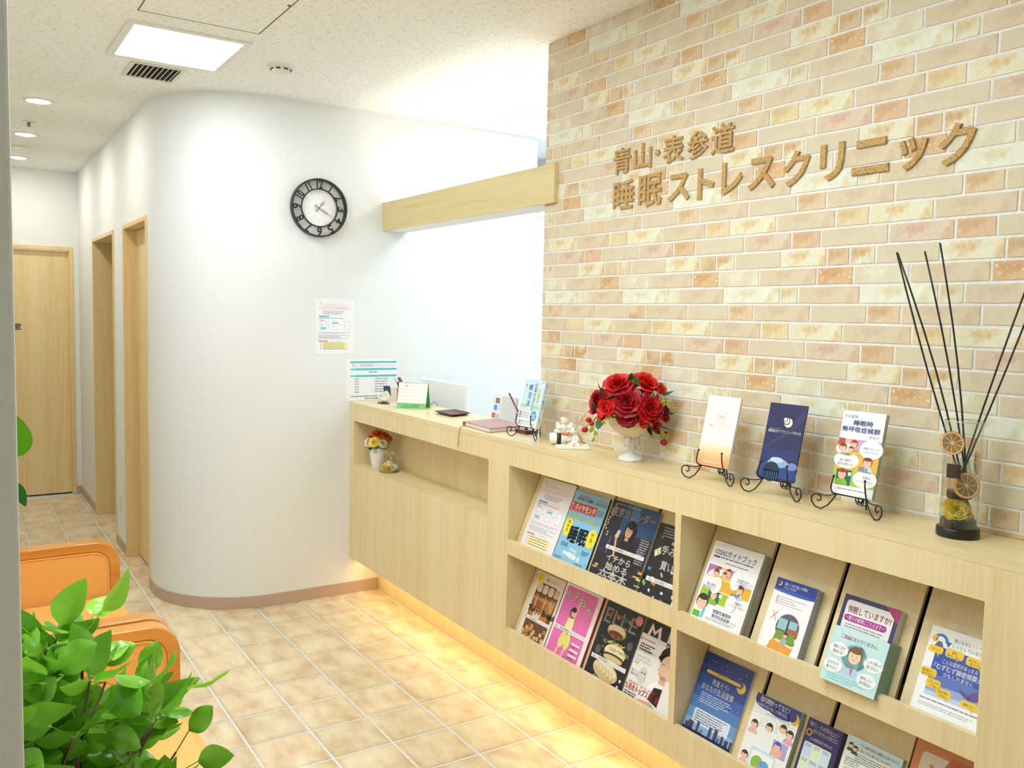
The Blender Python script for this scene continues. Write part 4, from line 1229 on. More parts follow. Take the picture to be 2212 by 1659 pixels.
# --- brochure rack, upper row
def sleep_scenes(p, y0, dy, left=True):
    """the three cartoon panels shared by the two sleep-apnoea leaflets"""
    x0, x1 = (0.04, 0.60)
    p.rect(x0, y0, x1, y0 + dy, '#b87ab4', 1).rect(x0 + .17, y0, x0 + .26, y0 + dy, '#a8502c', 2).rect(x0 + .26, y0, x0 + .48, y0 + dy, '#e8c890', 2)
    p.oval(x0 + .26, y0 + dy * .98, 0.24, dy * 0.75, '#f6f2ec', 3, a0=180, a1=360); p.oval(x0 + .42, y0 + dy, 0.22, dy * .3, '#e8c24a', 5, a0=180, a1=360)
    face_person(p, x0 + 0.19, y0 + dy * 0.62, 0.055, '#8c4426', k=4); face_person(p, x0 + 0.36, y0 + dy * 0.60, 0.045, '#8c4426', k=4); face_person(p, x0 + 0.42, y0 + dy * 0.28, 0.05, '#8c4426', body='#e8a0a8', k=4)
    y = y0 + dy * 1.08
    p.rect(0.34, y, 0.97, y + dy, '#eeb52a', 1); p.rect(0.62, y + dy * .75, 0.76, y + dy * 1.02, '#8a8f94', 4)
    face_person(p, 0.76, y + dy * 0.32, 0.065, '#7a3a20', body='#c8d2e2', k=2); p.poly([(.755, y + dy * .62), (.785, y + dy * .62), (.775, y + dy * .95)], '#2f6ab0', 6)
    y = y0 + dy * 2.16
    p.rect(0.04, y, 0.64, y + dy, '#a8c832', 1).rect(0.20, y, 0.44, y + dy, '#2f6a44', 2).rect(0.42, y + dy * .12, 0.48, y + dy * .42, '#f4f4ee', 3)
    face_person(p, 0.32, y + dy * 0.34, 0.065, '#8c4426', body='#8abc2c', k=3)
    # soft white notches with the captions
    p.oval(0.64, y0 + dy * .7, 0.10, dy * .9, '#f6f5f1', 7); p.oval(0.30, y0 + dy * 1.65, 0.11, dy * .75, '#f6f5f1', 7); p.oval(0.68, y0 + dy * 2.75, 0.10, dy * .75, '#f6f5f1', 7)


t, p = rack_item('brochure', 'thick stack of white guidebooks with three cartoon panels at the left of the upper row', 'brochure', 1, 2.583, 2.772, 0.229, 0.030, 0.250, '#f5f3ee', '#c3bfb2', 'brochures in the rack', pages=14)
p.text('OSASガイドブック', 0.08, 0.150, 0.082, '#3c3478', 2, bold=0.008, width=0.82)
p.rrect(0.07, 0.170, 0.20, 0.190, '#4c4484', 2); p.lines(0.21, 0.172, 0.90, 1, 0.022, '#5a5490', 2, 0.5, 3); p.lines(0.34, 0.225, 0.82, 1, 0.018, '#6a6a78', 2, 0.5, 5)
sleep_scenes(p, 0.285, 0.135)
p.text('呼吸が止まってる', 0.66, 0.400, 0.036, '#5a5a8a', 8, width=0.31); p.text('いびきがうるさい', 0.66, 0.440, 0.036, '#5a5a8a', 8, width=0.31)
p.lines(0.66, 0.355, 0.92, 1, 0.02, '#9a9aa8', 8, .5, 2); p.text('強い眠気、', 0.12, 0.530, 0.036, '#5a5a8a', 8); p.text('疲れを感じる', 0.06, 0.570, 0.034, '#5a5a8a', 8, width=0.24)
p.text('何度も', 0.74, 0.640, 0.036, '#5a5a8a', 8); p.text('トイレへ行く', 0.66, 0.680, 0.036, '#5a5a8a', 8, width=0.28)
p.rect(0.26, 0.735, 0.95, 0.920, '#dfe2ea', 1).rect(0.268, 0.740, 0.942, 0.915, '#f6f5f1', 2)
face_person(p, 0.14, 0.740, 0.105, '#3a3a32', k=3); p.rect(0.02, 0.855, 0.16, 0.925, '#5cb83c', 3).poly([(.20, .80), (.24, .80), (.23, .92), (.17, .92)], '#7ac4d4', 3)
p.text('閉塞性睡眠時', 0.40, 0.815, 0.050, '#3c4a8c', 3, bold=0.01, width=0.36); p.text('無呼吸症候群', 0.40, 0.870, 0.050, '#3c4a8c', 3, bold=0.01, width=0.36); p.text('かも!?', 0.79, 0.870, 0.034, '#5a5a8a', 3)
p.lines(0.30, 0.885, 0.9, 2, 0.016, '#a0a4b0', 3, .5, 9)
p.done(t)

t, p = rack_item('brochure', 'stack of white leaflets with a dark blue top band and a bed picture', 'brochure', 1, 2.836, 2.968, 0.183, 0.030, 0.205, '#f6f5f1', '#b9bcc0', 'brochures in the rack', pages=12)
p.rect(0, 0, 1, 0.160, '#2c3f92', 1).oval(0.5, 0.160, 0.52, 0.025, '#3f5cae', 2)
p.circ(0.10, 0.070, 0.055, '#e6b83c', 3).circ(0.075, 0.062, 0.045, '#2c3f92', 4)
p.text('脳のしくみから起こる不眠は', 0.22, 0.075, 0.045, '#f2f2f6', 3, width=0.56); p.text('どうしてですか?', 0.22, 0.125, 0.045, '#f2f2f6', 3, width=0.30)
p.lines(0.12, 0.235, 0.86, 4, 0.030, '#b9a8a8', 2, .3, 3); p.rect(0.12, 0.23, 0.16, 0.33, '#e6b8b4', 1)
p.circ(0.58, 0.60, 0.28, '#6a5a6c', 1).rect(0.34, 0.50, 0.80, 0.64, '#9cc4cc', 2).rect(0.56, 0.50, 0.60, 0.64, '#3a3430', 3).rect(0.60, 0.60, 0.86, 0.70, '#a86a34', 3)
p.poly([(.32, .80), (.40, .66), (.56, .64), (.60, .78)], '#8a5a34', 3)
p.poly([(.36, .66), (.78, .66), (.86, .78), (.60, .88), (.32, .82)], '#7a9a3c', 4).poly([(.28, .82), (.44, .76), (.84, .82), (.78, .96), (.24, .92)], '#e8a23a', 5).poly([(.40, .775), (.84, .815), (.83, .835), (.38, .795)], '#f2ead6', 6)
face_person(p, 0.60, 0.70, 0.05, '#2c2420', k=6); p.oval(0.60, 0.785, 0.08, 0.045, '#9cb4b8', 7)
for a in ((.14, .44, .26, .56), (.26, .43, .12, .55)):
    p.poly([(a[0], a[1]), (a[0] + .014, a[1]), (a[2] + .014, a[3]), (a[2], a[3])], '#cc4a40', 4)
p.text('×', 0.20, 0.5, 0.001, '#cc4a40', 1) if False else None
p.rrect(0.10, 0.905, 0.94, 0.985, '#eaf0e2', 1).lines(0.16, 0.920, 0.88, 2, 0.028, '#6a8a5a', 2, .5, 6)
p.done(t)

t, p = rack_item('brochure', 'dark edged sleep question booklets standing in the mint green box', 'brochure', 1, 3.046, 3.200, 0.197, 0.028, 0.215, '#3a3560', '#e6e6e6', 'brochures in the rack', pages=5)
p.rrect(0.07, 0.055, 0.93, 0.96, '#f2efe6', 1, 0.06).poly([(.74, 0), (1, 0), (1, .17)], '#b8367a', 2)
p.text('快眠していますか?', 0.12, 0.195, 0.095, '#b02f6c', 3, bold=0.008, width=0.78)
p.rrect(0.09, 0.225, 0.86, 0.300, '#b02f8c', 3, 0.5); p.text('～眠りの疑問にこたえます～', 0.475, 0.282, 0.056, '#f6e8f2', 4, 'C', width=0.70)
p.lines(0.14, 0.33, 0.84, 3, 0.030, '#9a98a8', 3, .4, 4)
p.done(t)
zz0 = R1[0] - 0.007
ob = Vector((3.058, -0.130, zz0)) + SU * -0.0235
t = thing('leaflet_box', 'mint green leaflet box with a cartoon doctor and speech bubbles', 'leaflet box', (3.135, ob.y, ob.z))
Wb, Hb, Db = 0.152, 0.136, 0.052
M_MINT = flat('#c9e6e2', 0.5)
r = Vector((1, 0, 0)); b0 = ob + SN * 0.0302
part('front', MB().prism([b0 + SN * (Db - 0.032), b0 + SN * (Db - 0.032) + r * Wb, b0 + SN * (Db - 0.032) + r * Wb + SU * Hb, b0 + SN * (Db - 0.032) + SU * Hb], SN * 0.0012), M_MINT, t)
for x in (0.0, Wb - 0.0012):
    s0 = ob + SN * 0.0015 + r * x
    part('side', MB().prism([s0, s0 + SN * (Db - 0.0035), s0 + SN * (Db - 0.0035) + SU * Hb, s0 + SU * (Hb + 0.004)], r * 0.0012), flat('#8fae9c', 0.5), t)
p = Print(b0 + SN * (Db - 0.0308) + SU * Hb, r, SU, Wb, Hb, SN)
p.text('ご自由におとりください。', 0.17, 0.175, 0.080, '#c8386c', 2, bold=0.012, width=0.66)
p.circ(0.50, 0.46, 0.22, '#a8dade', 1).circ(0.50, 0.40, 0.25, '#bfe4e6', 1)
p.poly([(.30, .80), (.40, .66), (.58, .64), (.70, .80)], '#b8d4ec', 3).poly([(.48, .66), (.53, .66), (.515, .78)], '#e0603c', 5)
face_person(p, 0.50, 0.42, 0.12, '#7a5a3a', '#f0d2b0', k=3)
for x, y, a, b in ((.20, .40, '朝早く目が', '覚める?'), (.84, .46, 'ぐっすり眠った', '感じがない?'), (.17, .70, 'なかなか', '寝つけない?'), (.80, .76, '夜中によく', '目が覚める?')):
    p.oval(x, y, .17, .125, '#f8f8f4', 4); p.text(a, x, y - 0.01, 0.070, '#5c5a58', 6, 'C', width=0.22 if len(a) < 7 else 0.29); p.text(b, x, y + 0.075, 0.070, '#5c5a58', 6, 'C', width=0.20)
p.lines(0.12, 0.84, 0.84, 3, 0.045, '#8fd0d0', 2, .5, 7)
p.done(t, 'printed_front')

t, p = rack_item('brochure', 'stack of restless legs leaflets with a blue field and yellow speech bubbles', 'brochure', 1, 3.279, 3.436, 0.190, 0.020, 0.213, '#f6f5f2', '#aeb4b0', 'brochures in the rack', pages=9)
p.oval(0.17, 0.15, 0.12, 0.085, '#3c7ac8', 1, a0=180, a1=360).oval(0.17, 0.15, 0.075, 0.055, '#f6f5f2', 2, a0=180, a1=360).oval(0.085, 0.13, 0.045, 0.035, '#e8b83c', 2)
p.poly([(.25, .13), (.34, .13), (.295, .19)], '#3c5ab0', 2).poly([(.10, .21), (.14, .15), (.20, .15), (.24, .21)], '#5a6468', 3)
p.text('夜になると・・・・', 0.36, 0.110, 0.048, '#3c4048', 2, width=0.44); p.text('じっとしていると・・・', 0.36, 0.170, 0.048, '#3c4048', 2, width=0.58)
p.rect(0.14, 0.205, 1.0, 0.50, '#2f4ea8', 1).rect(0.14, 0.50, 1.0, 0.60, '#5a74bc', 1).rect(0.14, 0.60, 1.0, 0.68, '#94a8d4', 1).rect(0.14, 0.68, 1.0, 0.73, '#c8d2e6', 1)
p.text('こんな症状があったら', 0.28, 0.360, 0.052, '#f4f4fa', 3, bold=0.015, width=0.52); p.text('「むずむず脚症候群」', 0.18, 0.432, 0.066, '#f4f4fa', 3, bold=0.02, width=0.66); p.text('かもしれません', 0.34, 0.495, 0.058, '#f4f4fa', 3, bold=0.015, width=0.44)
p.oval(0.86, 0.58, 0.12, 0.05, '#6a4a8c', 2, rot=-.4).oval(0.70, 0.60, 0.10, 0.02, '#6a4a8c', 2, rot=.5)
for x, y, w_, a, b in ((.14, .245, .22, 'ほてる', ''), (.42, .235, .27, '脚を', '動かしたい'), (.76, .25, .33, '虫が這っている', '感じがする'), (.95, .35, .16, '足', 'むずむず'), (.13, .500, .24, '脚を動かすと、', '症状がやわらぐ'), (.24, .600, .22, 'ズキズキ', 'する'), (.42, .665, .22, '脚が痛い', 'かゆい'), (.80, .685, .25, '眠れない', '')):
    h_ = .075 if b else .055
    p.rrect(max(x - w_ / 2, 0.005), y - h_ / 2 - .01, min(x + w_ / 2, .998), y + h_ / 2 + .01, '#f0c832', 4, 0.35)
    p.poly([(x + .02, y + .03), (x + .06, y + .03), (x + .06, y + .075)], '#f0c832', 4)
    if x < .93:
        p.text(a, x, y + (0 if b else .012), 0.030, '#5a4420', 5, 'C', width=min(w_ * .8, .04 * len(a)))
        if b: p.text(b, x, y + .035, 0.030, '#5a4420', 5, 'C', width=min(w_ * .8, .04 * len(b)))
p.lines(0.10, 0.765, 0.98, 1, 0.028, '#7a7c82', 2, .4, 3); p.lines(0.10, 0.815, 0.92, 2, 0.022, '#b9bbc0', 2, .4, 4)
p.done(t)

# --- brochure rack, lower row
t, p = rack_item('brochure', 'night blue booklet with a yellow moon and a dark skyline', 'brochure', 2, 2.546, 2.736, 0.233, 0.008, 0.255, '#2f4488', '#d8dade', 'brochures in the rack')
for k in range(6):
    c_ = ['#2f4488', '#35509a', '#4064aa', '#5580bc', '#6e9ccc', '#8ab6da'][k]
    p.rect(0, 0.14 + 0.13 * k, 1, 0.14 + 0.13 * k + (0.131 if k < 5 else .22), c_, 1)
p.rrect(0.13, 0.195, 0.80, 0.232, '#e0bc3c', 2, 0.5); p.text('ぐっすり眠れないあなたへ', 0.46, 0.224, 0.028, '#4a4430', 3, 'C', width=0.40)
p.circ(0.86, 0.235, 0.085, '#e8bc32', 3).circ(0.82, 0.205, 0.062, '#3a5498', 4).rrect(0.60, 0.198, 0.84, 0.229, '#e0bc3c', 5, 0.5)
p.text('見直そう!', 0.30, 0.335, 0.075, '#e9e6e0', 3, bold=0.01, width=0.34); p.text('あなたの生活習慣', 0.12, 0.420, 0.080, '#e9e6e0', 3, bold=0.012, width=0.66)
p.lines(0.16, 0.46, 0.80, 5, 0.026, '#c2cce0', 3, .4, 5)
p.rrect(0.14, 0.655, 0.88, 0.825, '#dfe6f0', 2, 0.12).lines(0.18, 0.675, 0.84, 5, 0.028, '#6a7890', 3, .4, 8)
R_ = random.Random(4)
for k in range(16): p.circ(R_.random(), R_.uniform(0.02, 0.62), 0.007, '#e8dc8c', 2)
p.rect(0, 0.905, 1, 1, '#2a2350', 2)
for x, w_, h_ in ((.04, .09, .06), (.10, .10, .09), (.27, .05, .12), (.34, .02, .02), (.38, .02, .05), (.52, .06, .12), (.63, .07, .13), (.72, .03, .05), (.78, .05, .09), (.86, .07, .07), (.96, .04, .08)):
    p.rect(x, 0.906 - h_, min(x + w_, 1), 0.906, '#2a2350', 3)
    for i in range(int(w_ / .02)):
        for j in range(int(h_ / .02)): p.rect(x + .008 + .02 * i, .906 - h_ + .008 + .02 * j, x + .016 + .02 * i, .906 - h_ + .016 + .02 * j, '#8f9cc0', 4)
p.done(t)

t, p = rack_item('brochure', 'stack of body clock comic leaflets with an indigo title cloud and moon', 'brochure', 2, 2.777, 2.930, 0.187, 0.022, 0.210, '#f1f1ea', '#b7c4b4', 'brochures in the rack', pages=9)
p.rect(0, 0, 1, 0.105, '#3a3f88', 1).oval(0.28, .11, .26, .06, '#3a3f88', 2).oval(0.60, .13, .30, .065, '#3a3f88', 2).oval(0.86, .11, .14, .06, '#3a3f88', 2)
p.circ(0.90, 0.125, 0.10, '#e8bc3c', 3).circ(0.85, 0.105, 0.085, '#3a3f88', 4)
p.text('体内時計ってなに?', 0.10, 0.090, 0.085, '#f0eef2', 5, bold=0.018, width=0.66); p.text('体内時計の乱れが起こす不眠のはなし', 0.06, 0.150, 0.048, '#dcdcf0', 5, width=0.70)
p.lines(0.30, 0.205, 0.85, 1, 0.02, '#8a8a94', 2, .4, 3); p.rect(0.05, 0.235, 0.95, 0.238, '#c8c8c0', 2)
for x, y, hc, bc in ((.14, .40, '#4a3428', '#f0b0a8'), (.46, .36, '#3a2c24', '#f0f0f0'), (.74, .30, '#3a2c24', '#f0f0f0'), (.90, .33, '#3a2c24', '#e8a8b0'), (.13, .82, '#4a3428', '#f0b0a8'), (.66, .98, '#3a2c24', '#f0f0f0')):
    face_person(p, x, y, 0.07, hc, body=bc, k=3)
for x in (.24, .30, .36, .58, .62): p.lines(x, .28, x + .03, 6, .02, '#b9bcb4', 2, .4, int(x * 70))
p.rect(0.62, 0.46, 0.94, 0.66, '#b0a8d4', 1).oval(.74, .60, .12, .07, '#f0b8a0', 2); face_person(p, 0.73, 0.53, 0.07, '#4a5cb0', k=3)
p.rrect(0.22, 0.66, 0.78, 1.0, '#cfe4ee', 1, .1).rrect(0.26, 0.70, 0.74, 1.0, '#f4f6f4', 2, .1)
p.circ(0.42, 0.84, 0.13, '#8cc048', 3).circ(0.58, 0.86, 0.12, '#6aa4dc', 4).circ(0.48, 0.95, 0.12, '#e89098', 5)
p.done(t)

t, p = rack_item('brochure', 'deep purple leaflet with a grid of pale boxes', 'brochure', 2, 2.952, 3.058, 0.187, 0.020, 0.210, '#2f2a5c', '#5a5478', 'brochures in the rack', pages=6)
p.text('「眠り」のお悩み', 0.06, 0.090, 0.060, '#c9b9b0', 2, width=0.66); p.text('ありませんか?', 0.22, 0.160, 0.060, '#c9b9b0', 2, width=0.52)
p.circ(0.12, 0.175, 0.09, '#b8923c', 2).circ(0.12, 0.175, 0.05, '#3a2a20', 3); p.lines(0.70, 0.06, 0.95, 4, 0.03, '#9a90a8', 2, .4, 4)
p.text('こんな症状はありませんか?', 0.18, 0.250, 0.042, '#d8cfd8', 2, width=0.66)
p.rrect(0.08, 0.29, 0.86, 0.66, '#dfe8d8', 2, .06)
for i in range(3):
    for j in range(2): p.rect(0.09 + .26 * i, .30 + .18 * j, .33 + .26 * i, .47 + .18 * j, ['#c4dcec', '#dfe9c4', '#cfe0ea'][(i + j) % 3], 3); p.lines(.11 + .26 * i, .31 + .18 * j, .30 + .26 * i, 2, .022, '#6a7a88', 4, .4, i * 3 + j)
p.text('睡眠の状態をチェックしてみましょう', 0.05, 0.745, 0.046, '#e0dce8', 2, width=0.88)
p.rrect(0.04, 0.79, 0.9, 1.0, '#f0c8cc', 2, .06).rect(0.34, 0.80, 0.62, 1.0, '#e6e0b4', 3).rect(.62, .80, .89, 1.0, '#f0b8c0', 3)
p.done(t)

t, p = rack_item('brochure', 'pale green leaflet with small portraits of suited people', 'brochure', 2, 3.068, 3.222, 0.190, 0.013, 0.212, '#e6ece0', '#b4c8ac', 'brochures in the rack', pages=5)
p.rect(0, 0, 1, .14, '#c8dcd8', 1)
for x, y in ((.10, .11), (.19, .13), (.88, .22), (.97, .24)):
    face_person(p, min(x, .95), y, 0.04, '#2c2622', body='#3a3c44', k=2)
p.text('“うつ病”を身近に経験した私たちから', 0.26, 0.080, 0.044, '#3a4038', 3, width=0.68); p.text('いま、つらい思いをしている方へ', 0.26, 0.140, 0.044, '#3a4038', 3, width=0.58)
p.lines(0.22, 0.17, 0.86, 4, 0.026, '#8a9484', 2, .4, 5); p.rrect(0.08, 0.36, 0.38, 0.42, '#f0c84a', 2, .3); p.lines(0.06, 0.25, 0.40, 4, 0.026, '#9aa294', 2, .5, 6); p.lines(0.5, 0.34, 0.9, 6, 0.03, '#8a9484', 2, .4, 7); p.lines(0.08, 0.46, 0.9, 16, 0.03, '#9aa294', 2, .4, 8)
p.done(t)

t, p = rack_item('brochure', 'orange booklet with a drawn leg and high-heeled shoe', 'brochure', 2, 3.238, 3.432, 0.268, 0.008, 0.285, '#d98a50', '#d4b8d8', 'brochures in the rack')
p.rrect(0.10, 0.13, 1.0, 1.0, '#e9dfcc', 1, .06)
p.poly([(.36, .26), (.46, .10), (1.0, .10), (1.0, .38), (.60, .30), (.46, .29)], '#c8682c', 3).poly([(.22, .22), (.26, .21), (.33, .25), (.45, .23), (.47, .28), (.40, .30), (.34, .35), (.27, .31)], '#d99a48', 4)
p.rrect(.46, .36, .95, .44, '#5c564c', 2, .5)
p.text('OPEN', .5, .5, .001, '#5c564c', 1) if False else None
p.rect(.16, .42, .34, .62, '#7a7468', 2)
p.done(t)

# ------------------------------------------------------------------ things on the counter
RH = Vector((0.545, 0.838, 0)); VH = Vector((0.838, -0.545, 0))     # a diagonal pair used to turn small pieces to the room


def place(name, me, parent, loc, direction, scale=1.0, spin=0.0):
    """child made from shared mesh data: local +Z turned to direction"""
    o = bpy.data.objects.new(name, me); COL.objects.link(o); o.parent = parent
    q = Vector(direction).to_track_quat('Z', 'Y').to_matrix().to_4x4()
    s = scale if isinstance(scale, (tuple, list)) else (scale,) * 3
    o.matrix_basis = MATW[parent.name].inverted() @ Matrix.Translation(Vector(loc)) @ q @ Matrix.Rotation(spin, 4, 'Z') @ Matrix.Diagonal((s[0], s[1], s[2], 1))
    MATW[o.name] = MATW[parent.name]
    return o


def rose_mesh(m, seed=0, rings=((0.10, 2, 0.98), (0.22, 3, 0.98), (0.37, 4, 0.95), (0.56, 5, 0.86), (0.78, 5, 0.68), (1.0, 6, 0.44))):
    """unit rose opening along +Z, about one unit in radius"""
    rr = random.Random(seed); mb = MB()
    for ri, (R0, n, h) in enumerate(rings):
        for k in range(n):
            a0 = 2 * PI * k / n + ri * 0.7 + rr.uniform(-.12, .12); wd = 2 * PI / n * 0.78
            tip = rr.uniform(0.92, 1.08); fl = 0.10 + 0.16 * ri
            def f(u, v, a0=a0, wd=wd, R0=R0, h=h, tip=tip, fl=fl):
                s = (u - 0.5) * 2
                a = a0 + s * wd * (0.55 + 0.45 * math.sin(PI * min(v * 1.15, 1) * 0.9 + 0.25))
                edge = 1 - 0.22 * s * s * v
                r = R0 * (0.30 + 0.62 * v ** 0.6) + fl * max(0, v - 0.72) * 1.3
                z = (h * v * edge * tip) - 0.30 - 0.10 * max(0, v - 0.85) * ri
                r *= 1 + 0.03 * math.sin(5 * s + a0 * 7)
                return (r * math.cos(a), r * math.sin(a), z)
            mb.grid(f, 5, 4, m)
    mb.ell((0, 0, -0.18), (0.55, 0.55, 0.30), 10, 6, m)
    return mb.mesh('rose', True)


def leaf_mesh(m, name='leaf', width=0.36, fold=0.18, curl=0.25, nu=4, nv=7, point=1.0, wave=0.0):
    """unit leaf growing along +Z from the origin, upper face towards -Y"""
    mb = MB()
    def f(u, v):
        s = (u - 0.5) * 2
        w_ = width * (math.sin(PI * v ** (0.85 * point)) ** 0.8) * (1 - 0.12 * v)
        if v > 0.93: w_ *= (1 - v) / 0.07
        return (s * w_, fold * abs(s) * w_ * 2 * 0.6 * -1 + curl * v * v + wave * math.sin(9 * v + 2 * s) * w_, v)
    mb.grid(f, nu, nv, m)
    return mb.mesh(name, True)


def leaf_material(name, c1, c2, rough=0.3):
    m, n, l, b = mat(name)
    tc = n.new('ShaderNodeTexCoord'); oi = n.new('ShaderNodeObjectInfo')
    no = n.new('ShaderNodeTexNoise'); no.inputs['Scale'].default_value = 3.5; l.new(tc.outputs['Object'], no.inputs['Vector'])
    mx = n.new('ShaderNodeMix'); mx.data_type = 'RGBA'; mx.inputs['A'].default_value = lin(c1); mx.inputs['B'].default_value = lin(c2)
    ad = n.new('ShaderNodeMath'); ad.operation = 'MULTIPLY_ADD'; ad.inputs[1].default_value = 0.8; l.new(oi.outputs['Random'], ad.inputs[0])
    sb = n.new('ShaderNodeMath'); sb.operation = 'MULTIPLY'; sb.inputs[1].default_value = 0.3; l.new(no.outputs['Fac'], sb.inputs[0]); l.new(sb.outputs[0], ad.inputs[2])
    l.new(ad.outputs[0], mx.inputs['Factor']); l.new(mx.outputs['Result'], b.inputs['Base Color'])
    b.inputs['Roughness'].default_value = rough
    # light through the blade
    tr = n.new('ShaderNodeBsdfTranslucent'); l.new(mx.outputs['Result'], tr.inputs[0])
    ms = n.new('ShaderNodeMixShader'); ms.inputs[0].default_value = 0.25
    out = n['Material Output']
    l.new(b.outputs[0], ms.inputs[1]); l.new(tr.outputs[0], ms.inputs[2]); l.new(ms.outputs[0], out.inputs[0])
    return m


# --- wire easels
def build_easel(label, loc, rotz):
    t = thing('wire_easel', label, 'easel', loc, 'scrolled wire easels on the counter', rotz)
    r = 0.0020; jz = 0.046
    part('bar', MB().tube([(-0.041, 0, jz), (0.041, 0, jz)], r, 8), M_IRON, t, True, True)
    br = MB().tube([(-0.028, 0.004, jz), (-0.028, 0.022, 0.085), (-0.022, 0.040, 0.135), (0, 0.046, 0.150), (0.022, 0.040, 0.135), (0.028, 0.022, 0.085), (0.028, 0.004, jz)], r * .9, 8)
    part('backrest', br, M_IRON, t, True, True)
    foot = [(0, 0), (-.010, -.016), (-.024, -.032), (-.043, -.0425), (-.060, -.039), (-.071, -.027), (-.072, -.014), (-.064, -.006), (-.053, -.005), (-.045, -.011), (-.044, -.020), (-.051, -.024), (-.056, -.019)]
    for s in (-1, 1):
        pth = [(s * (0.041 - dx * .78), dx * 0.32, jz + dz) for dx, dz in foot]
        mb = MB().tube(pth, r, 8)
        mb.tube([(s * 0.041, 0, jz), (s * 0.056, -0.008, jz - 0.006), (s * 0.070, -0.013, jz - 0.007), (s * 0.082, -0.017, jz - 0.005)], r * .8, 6)
        part('scroll_foot', mb, M_IRON, t, True, True)
        mb = MB().tube([(s * 0.041, 0, jz), (s * 0.047, -0.010, jz + 0.004), (s * 0.048, -0.0155, jz + 0.016), (s * 0.045, -0.0150, jz + 0.034), (s * 0.043, -0.0125, jz + 0.046)], r, 8)
        mb.ell((s * 0.043, -0.0125, jz + 0.047), 0.0034, 8, 6)
        part('prong', mb, M_IRON, t, True, True)
    rl = MB().tube([(0, 0.046, 0.150), (0, 0.058, 0.10), (0, 0.066, 0.05), (0, 0.072, 0.003)], r, 8)
    part('rear_leg', rl, M_IRON, t, True, True)
    for s in (-1, 1):
        sp = [(s * (0.003 + 0.016 * math.sin(q) * (1 - q / 11)), 0.050 - 0.004 * q / 3, 0.032 - 0.016 * math.cos(q) * (1 - q / 11)) for q in [k * 0.5 for k in range(15)]]
        part('rear_scroll', MB().tube([(0, 0.064, 0.055)] + sp, r * .85, 6), M_IRON, t, True, True)
    return t


e0 = build_easel('scrolled wire easel holding the thick blue paperback', (1.600, -0.100, CT), 0.06)
dup(e0, (2.592, -0.104, CT), 0.08, 'scrolled wire easel holding the white and orange leaflet')
dup(e0, (2.826, -0.104, CT), 0.08, 'scrolled wire easel holding the navy leaflet')
dup(e0, (3.062, -0.102, CT), 0.06, 'scrolled wire easel holding the leaflet stack with cartoon panels')


def leaning(name, label, cat, ex, ey, rotz, W, H, th, lean, face, edge, pages=0, z=0.0485):
    ca, sa = math.cos(rotz), math.sin(rotz)
    r = Vector((ca, sa, 0)); back = Vector((-sa, ca, 0))
    u = (back * math.sin(lean) + Vector((0, 0, 1)) * math.cos(lean)).normalized()
    nn = (-back * math.cos(lean) + Vector((0, 0, 1)) * math.sin(lean)).normalized()
    base = Vector((ex, ey, CT + z)) - r * W / 2 - nn * 0.001
    # front plane sits at the prongs, body behind it
    t = thing(name, label, cat, (ex, ey, CT + z))
    n_ = max(pages, 1)
    for k in range(n_):
        a = -th * (k + 1) / n_ + (0.0003 if k < n_ - 1 else 0); b = -th * k / n_ - (0.0006 if k == 0 else 0.0003)
        p0 = base + nn * b + r * (0 if k == 0 else random.uniform(-.001, .0015)); hh = H - (0 if k == 0 else random.uniform(0, .002))
        part('folded_sheet' if pages else 'pages', MB().prism([p0, p0 + r * W, p0 + r * W + u * hh, p0 + u * hh], nn * (a - b)), flat(edge, 0.5), t)
    part('cover', MB().prism([base, base + r * W, base + r * W + u * H, base + u * H], nn * -0.0006), flat(face, 0.3), t)
    return t, Print(base + u * H, r, u, W, H, nn)


t, p = leaning('paperback_book', 'thick pale blue Japanese paperback standing on a wire easel', 'book', 1.600, -0.104, 0.06, 0.128, 0.188, 0.018, 0.25, '#cfe6f2', '#e4e4de')
p.vtext('仕事が冴える', 0.60, 0.06, 0.105, '#2c4470', 2, 0.98); p.vtext('眠活法', 0.36, 0.10, 0.135, '#2a8fc8', 2, 1.25, 0.012)
p.rect(0.76, 0.17, 0.83, 0.50, '#f0e054', 2).vtext('よく眠る技術', 0.795, 0.185, 0.042, '#5c5a30', 3, 1.15)
p.circ(0.12, 0.12, 0.03, '#e05a5a', 2).rect(0.12, 0.13, 0.13, 0.20, '#2c4470', 2).circ(0.90, 0.09, 0.05, '#f4f6f8', 2).poly([(.88, .05), (.91, .02), (.92, .07)], '#d84a4a', 3)
p.oval(0.20, 0.56, 0.20, 0.04, '#b8d8b0', 2).oval(0.72, 0.57, 0.24, 0.04, '#b8d8b0', 2)
p.rect(0, 0.66, 1, 1, '#f4f4f0', 3)
for k in range(4): p.rrect(0.06, 0.685 + .035 * k, 0.15, 0.708 + .035 * k, '#4a4a4a', 4); p.lines(0.18, 0.69 + .035 * k, 0.55, 1, .03, '#7a7a7a', 4, .4, k)
p.circ(0.76, 0.755, 0.155, '#2fa4dc', 4).lines(.66, .71, .88, 4, .03, '#e8f4fa', 5, .5, 3)
p.text('最高の眠りに基づく', 0.08, 0.905, 0.046, '#3a3a3a', 4, width=.58); p.text('最強のパフォーマンス向上法', 0.08, 0.955, 0.046, '#3a3a3a', 4, width=.80)
p.done(t)
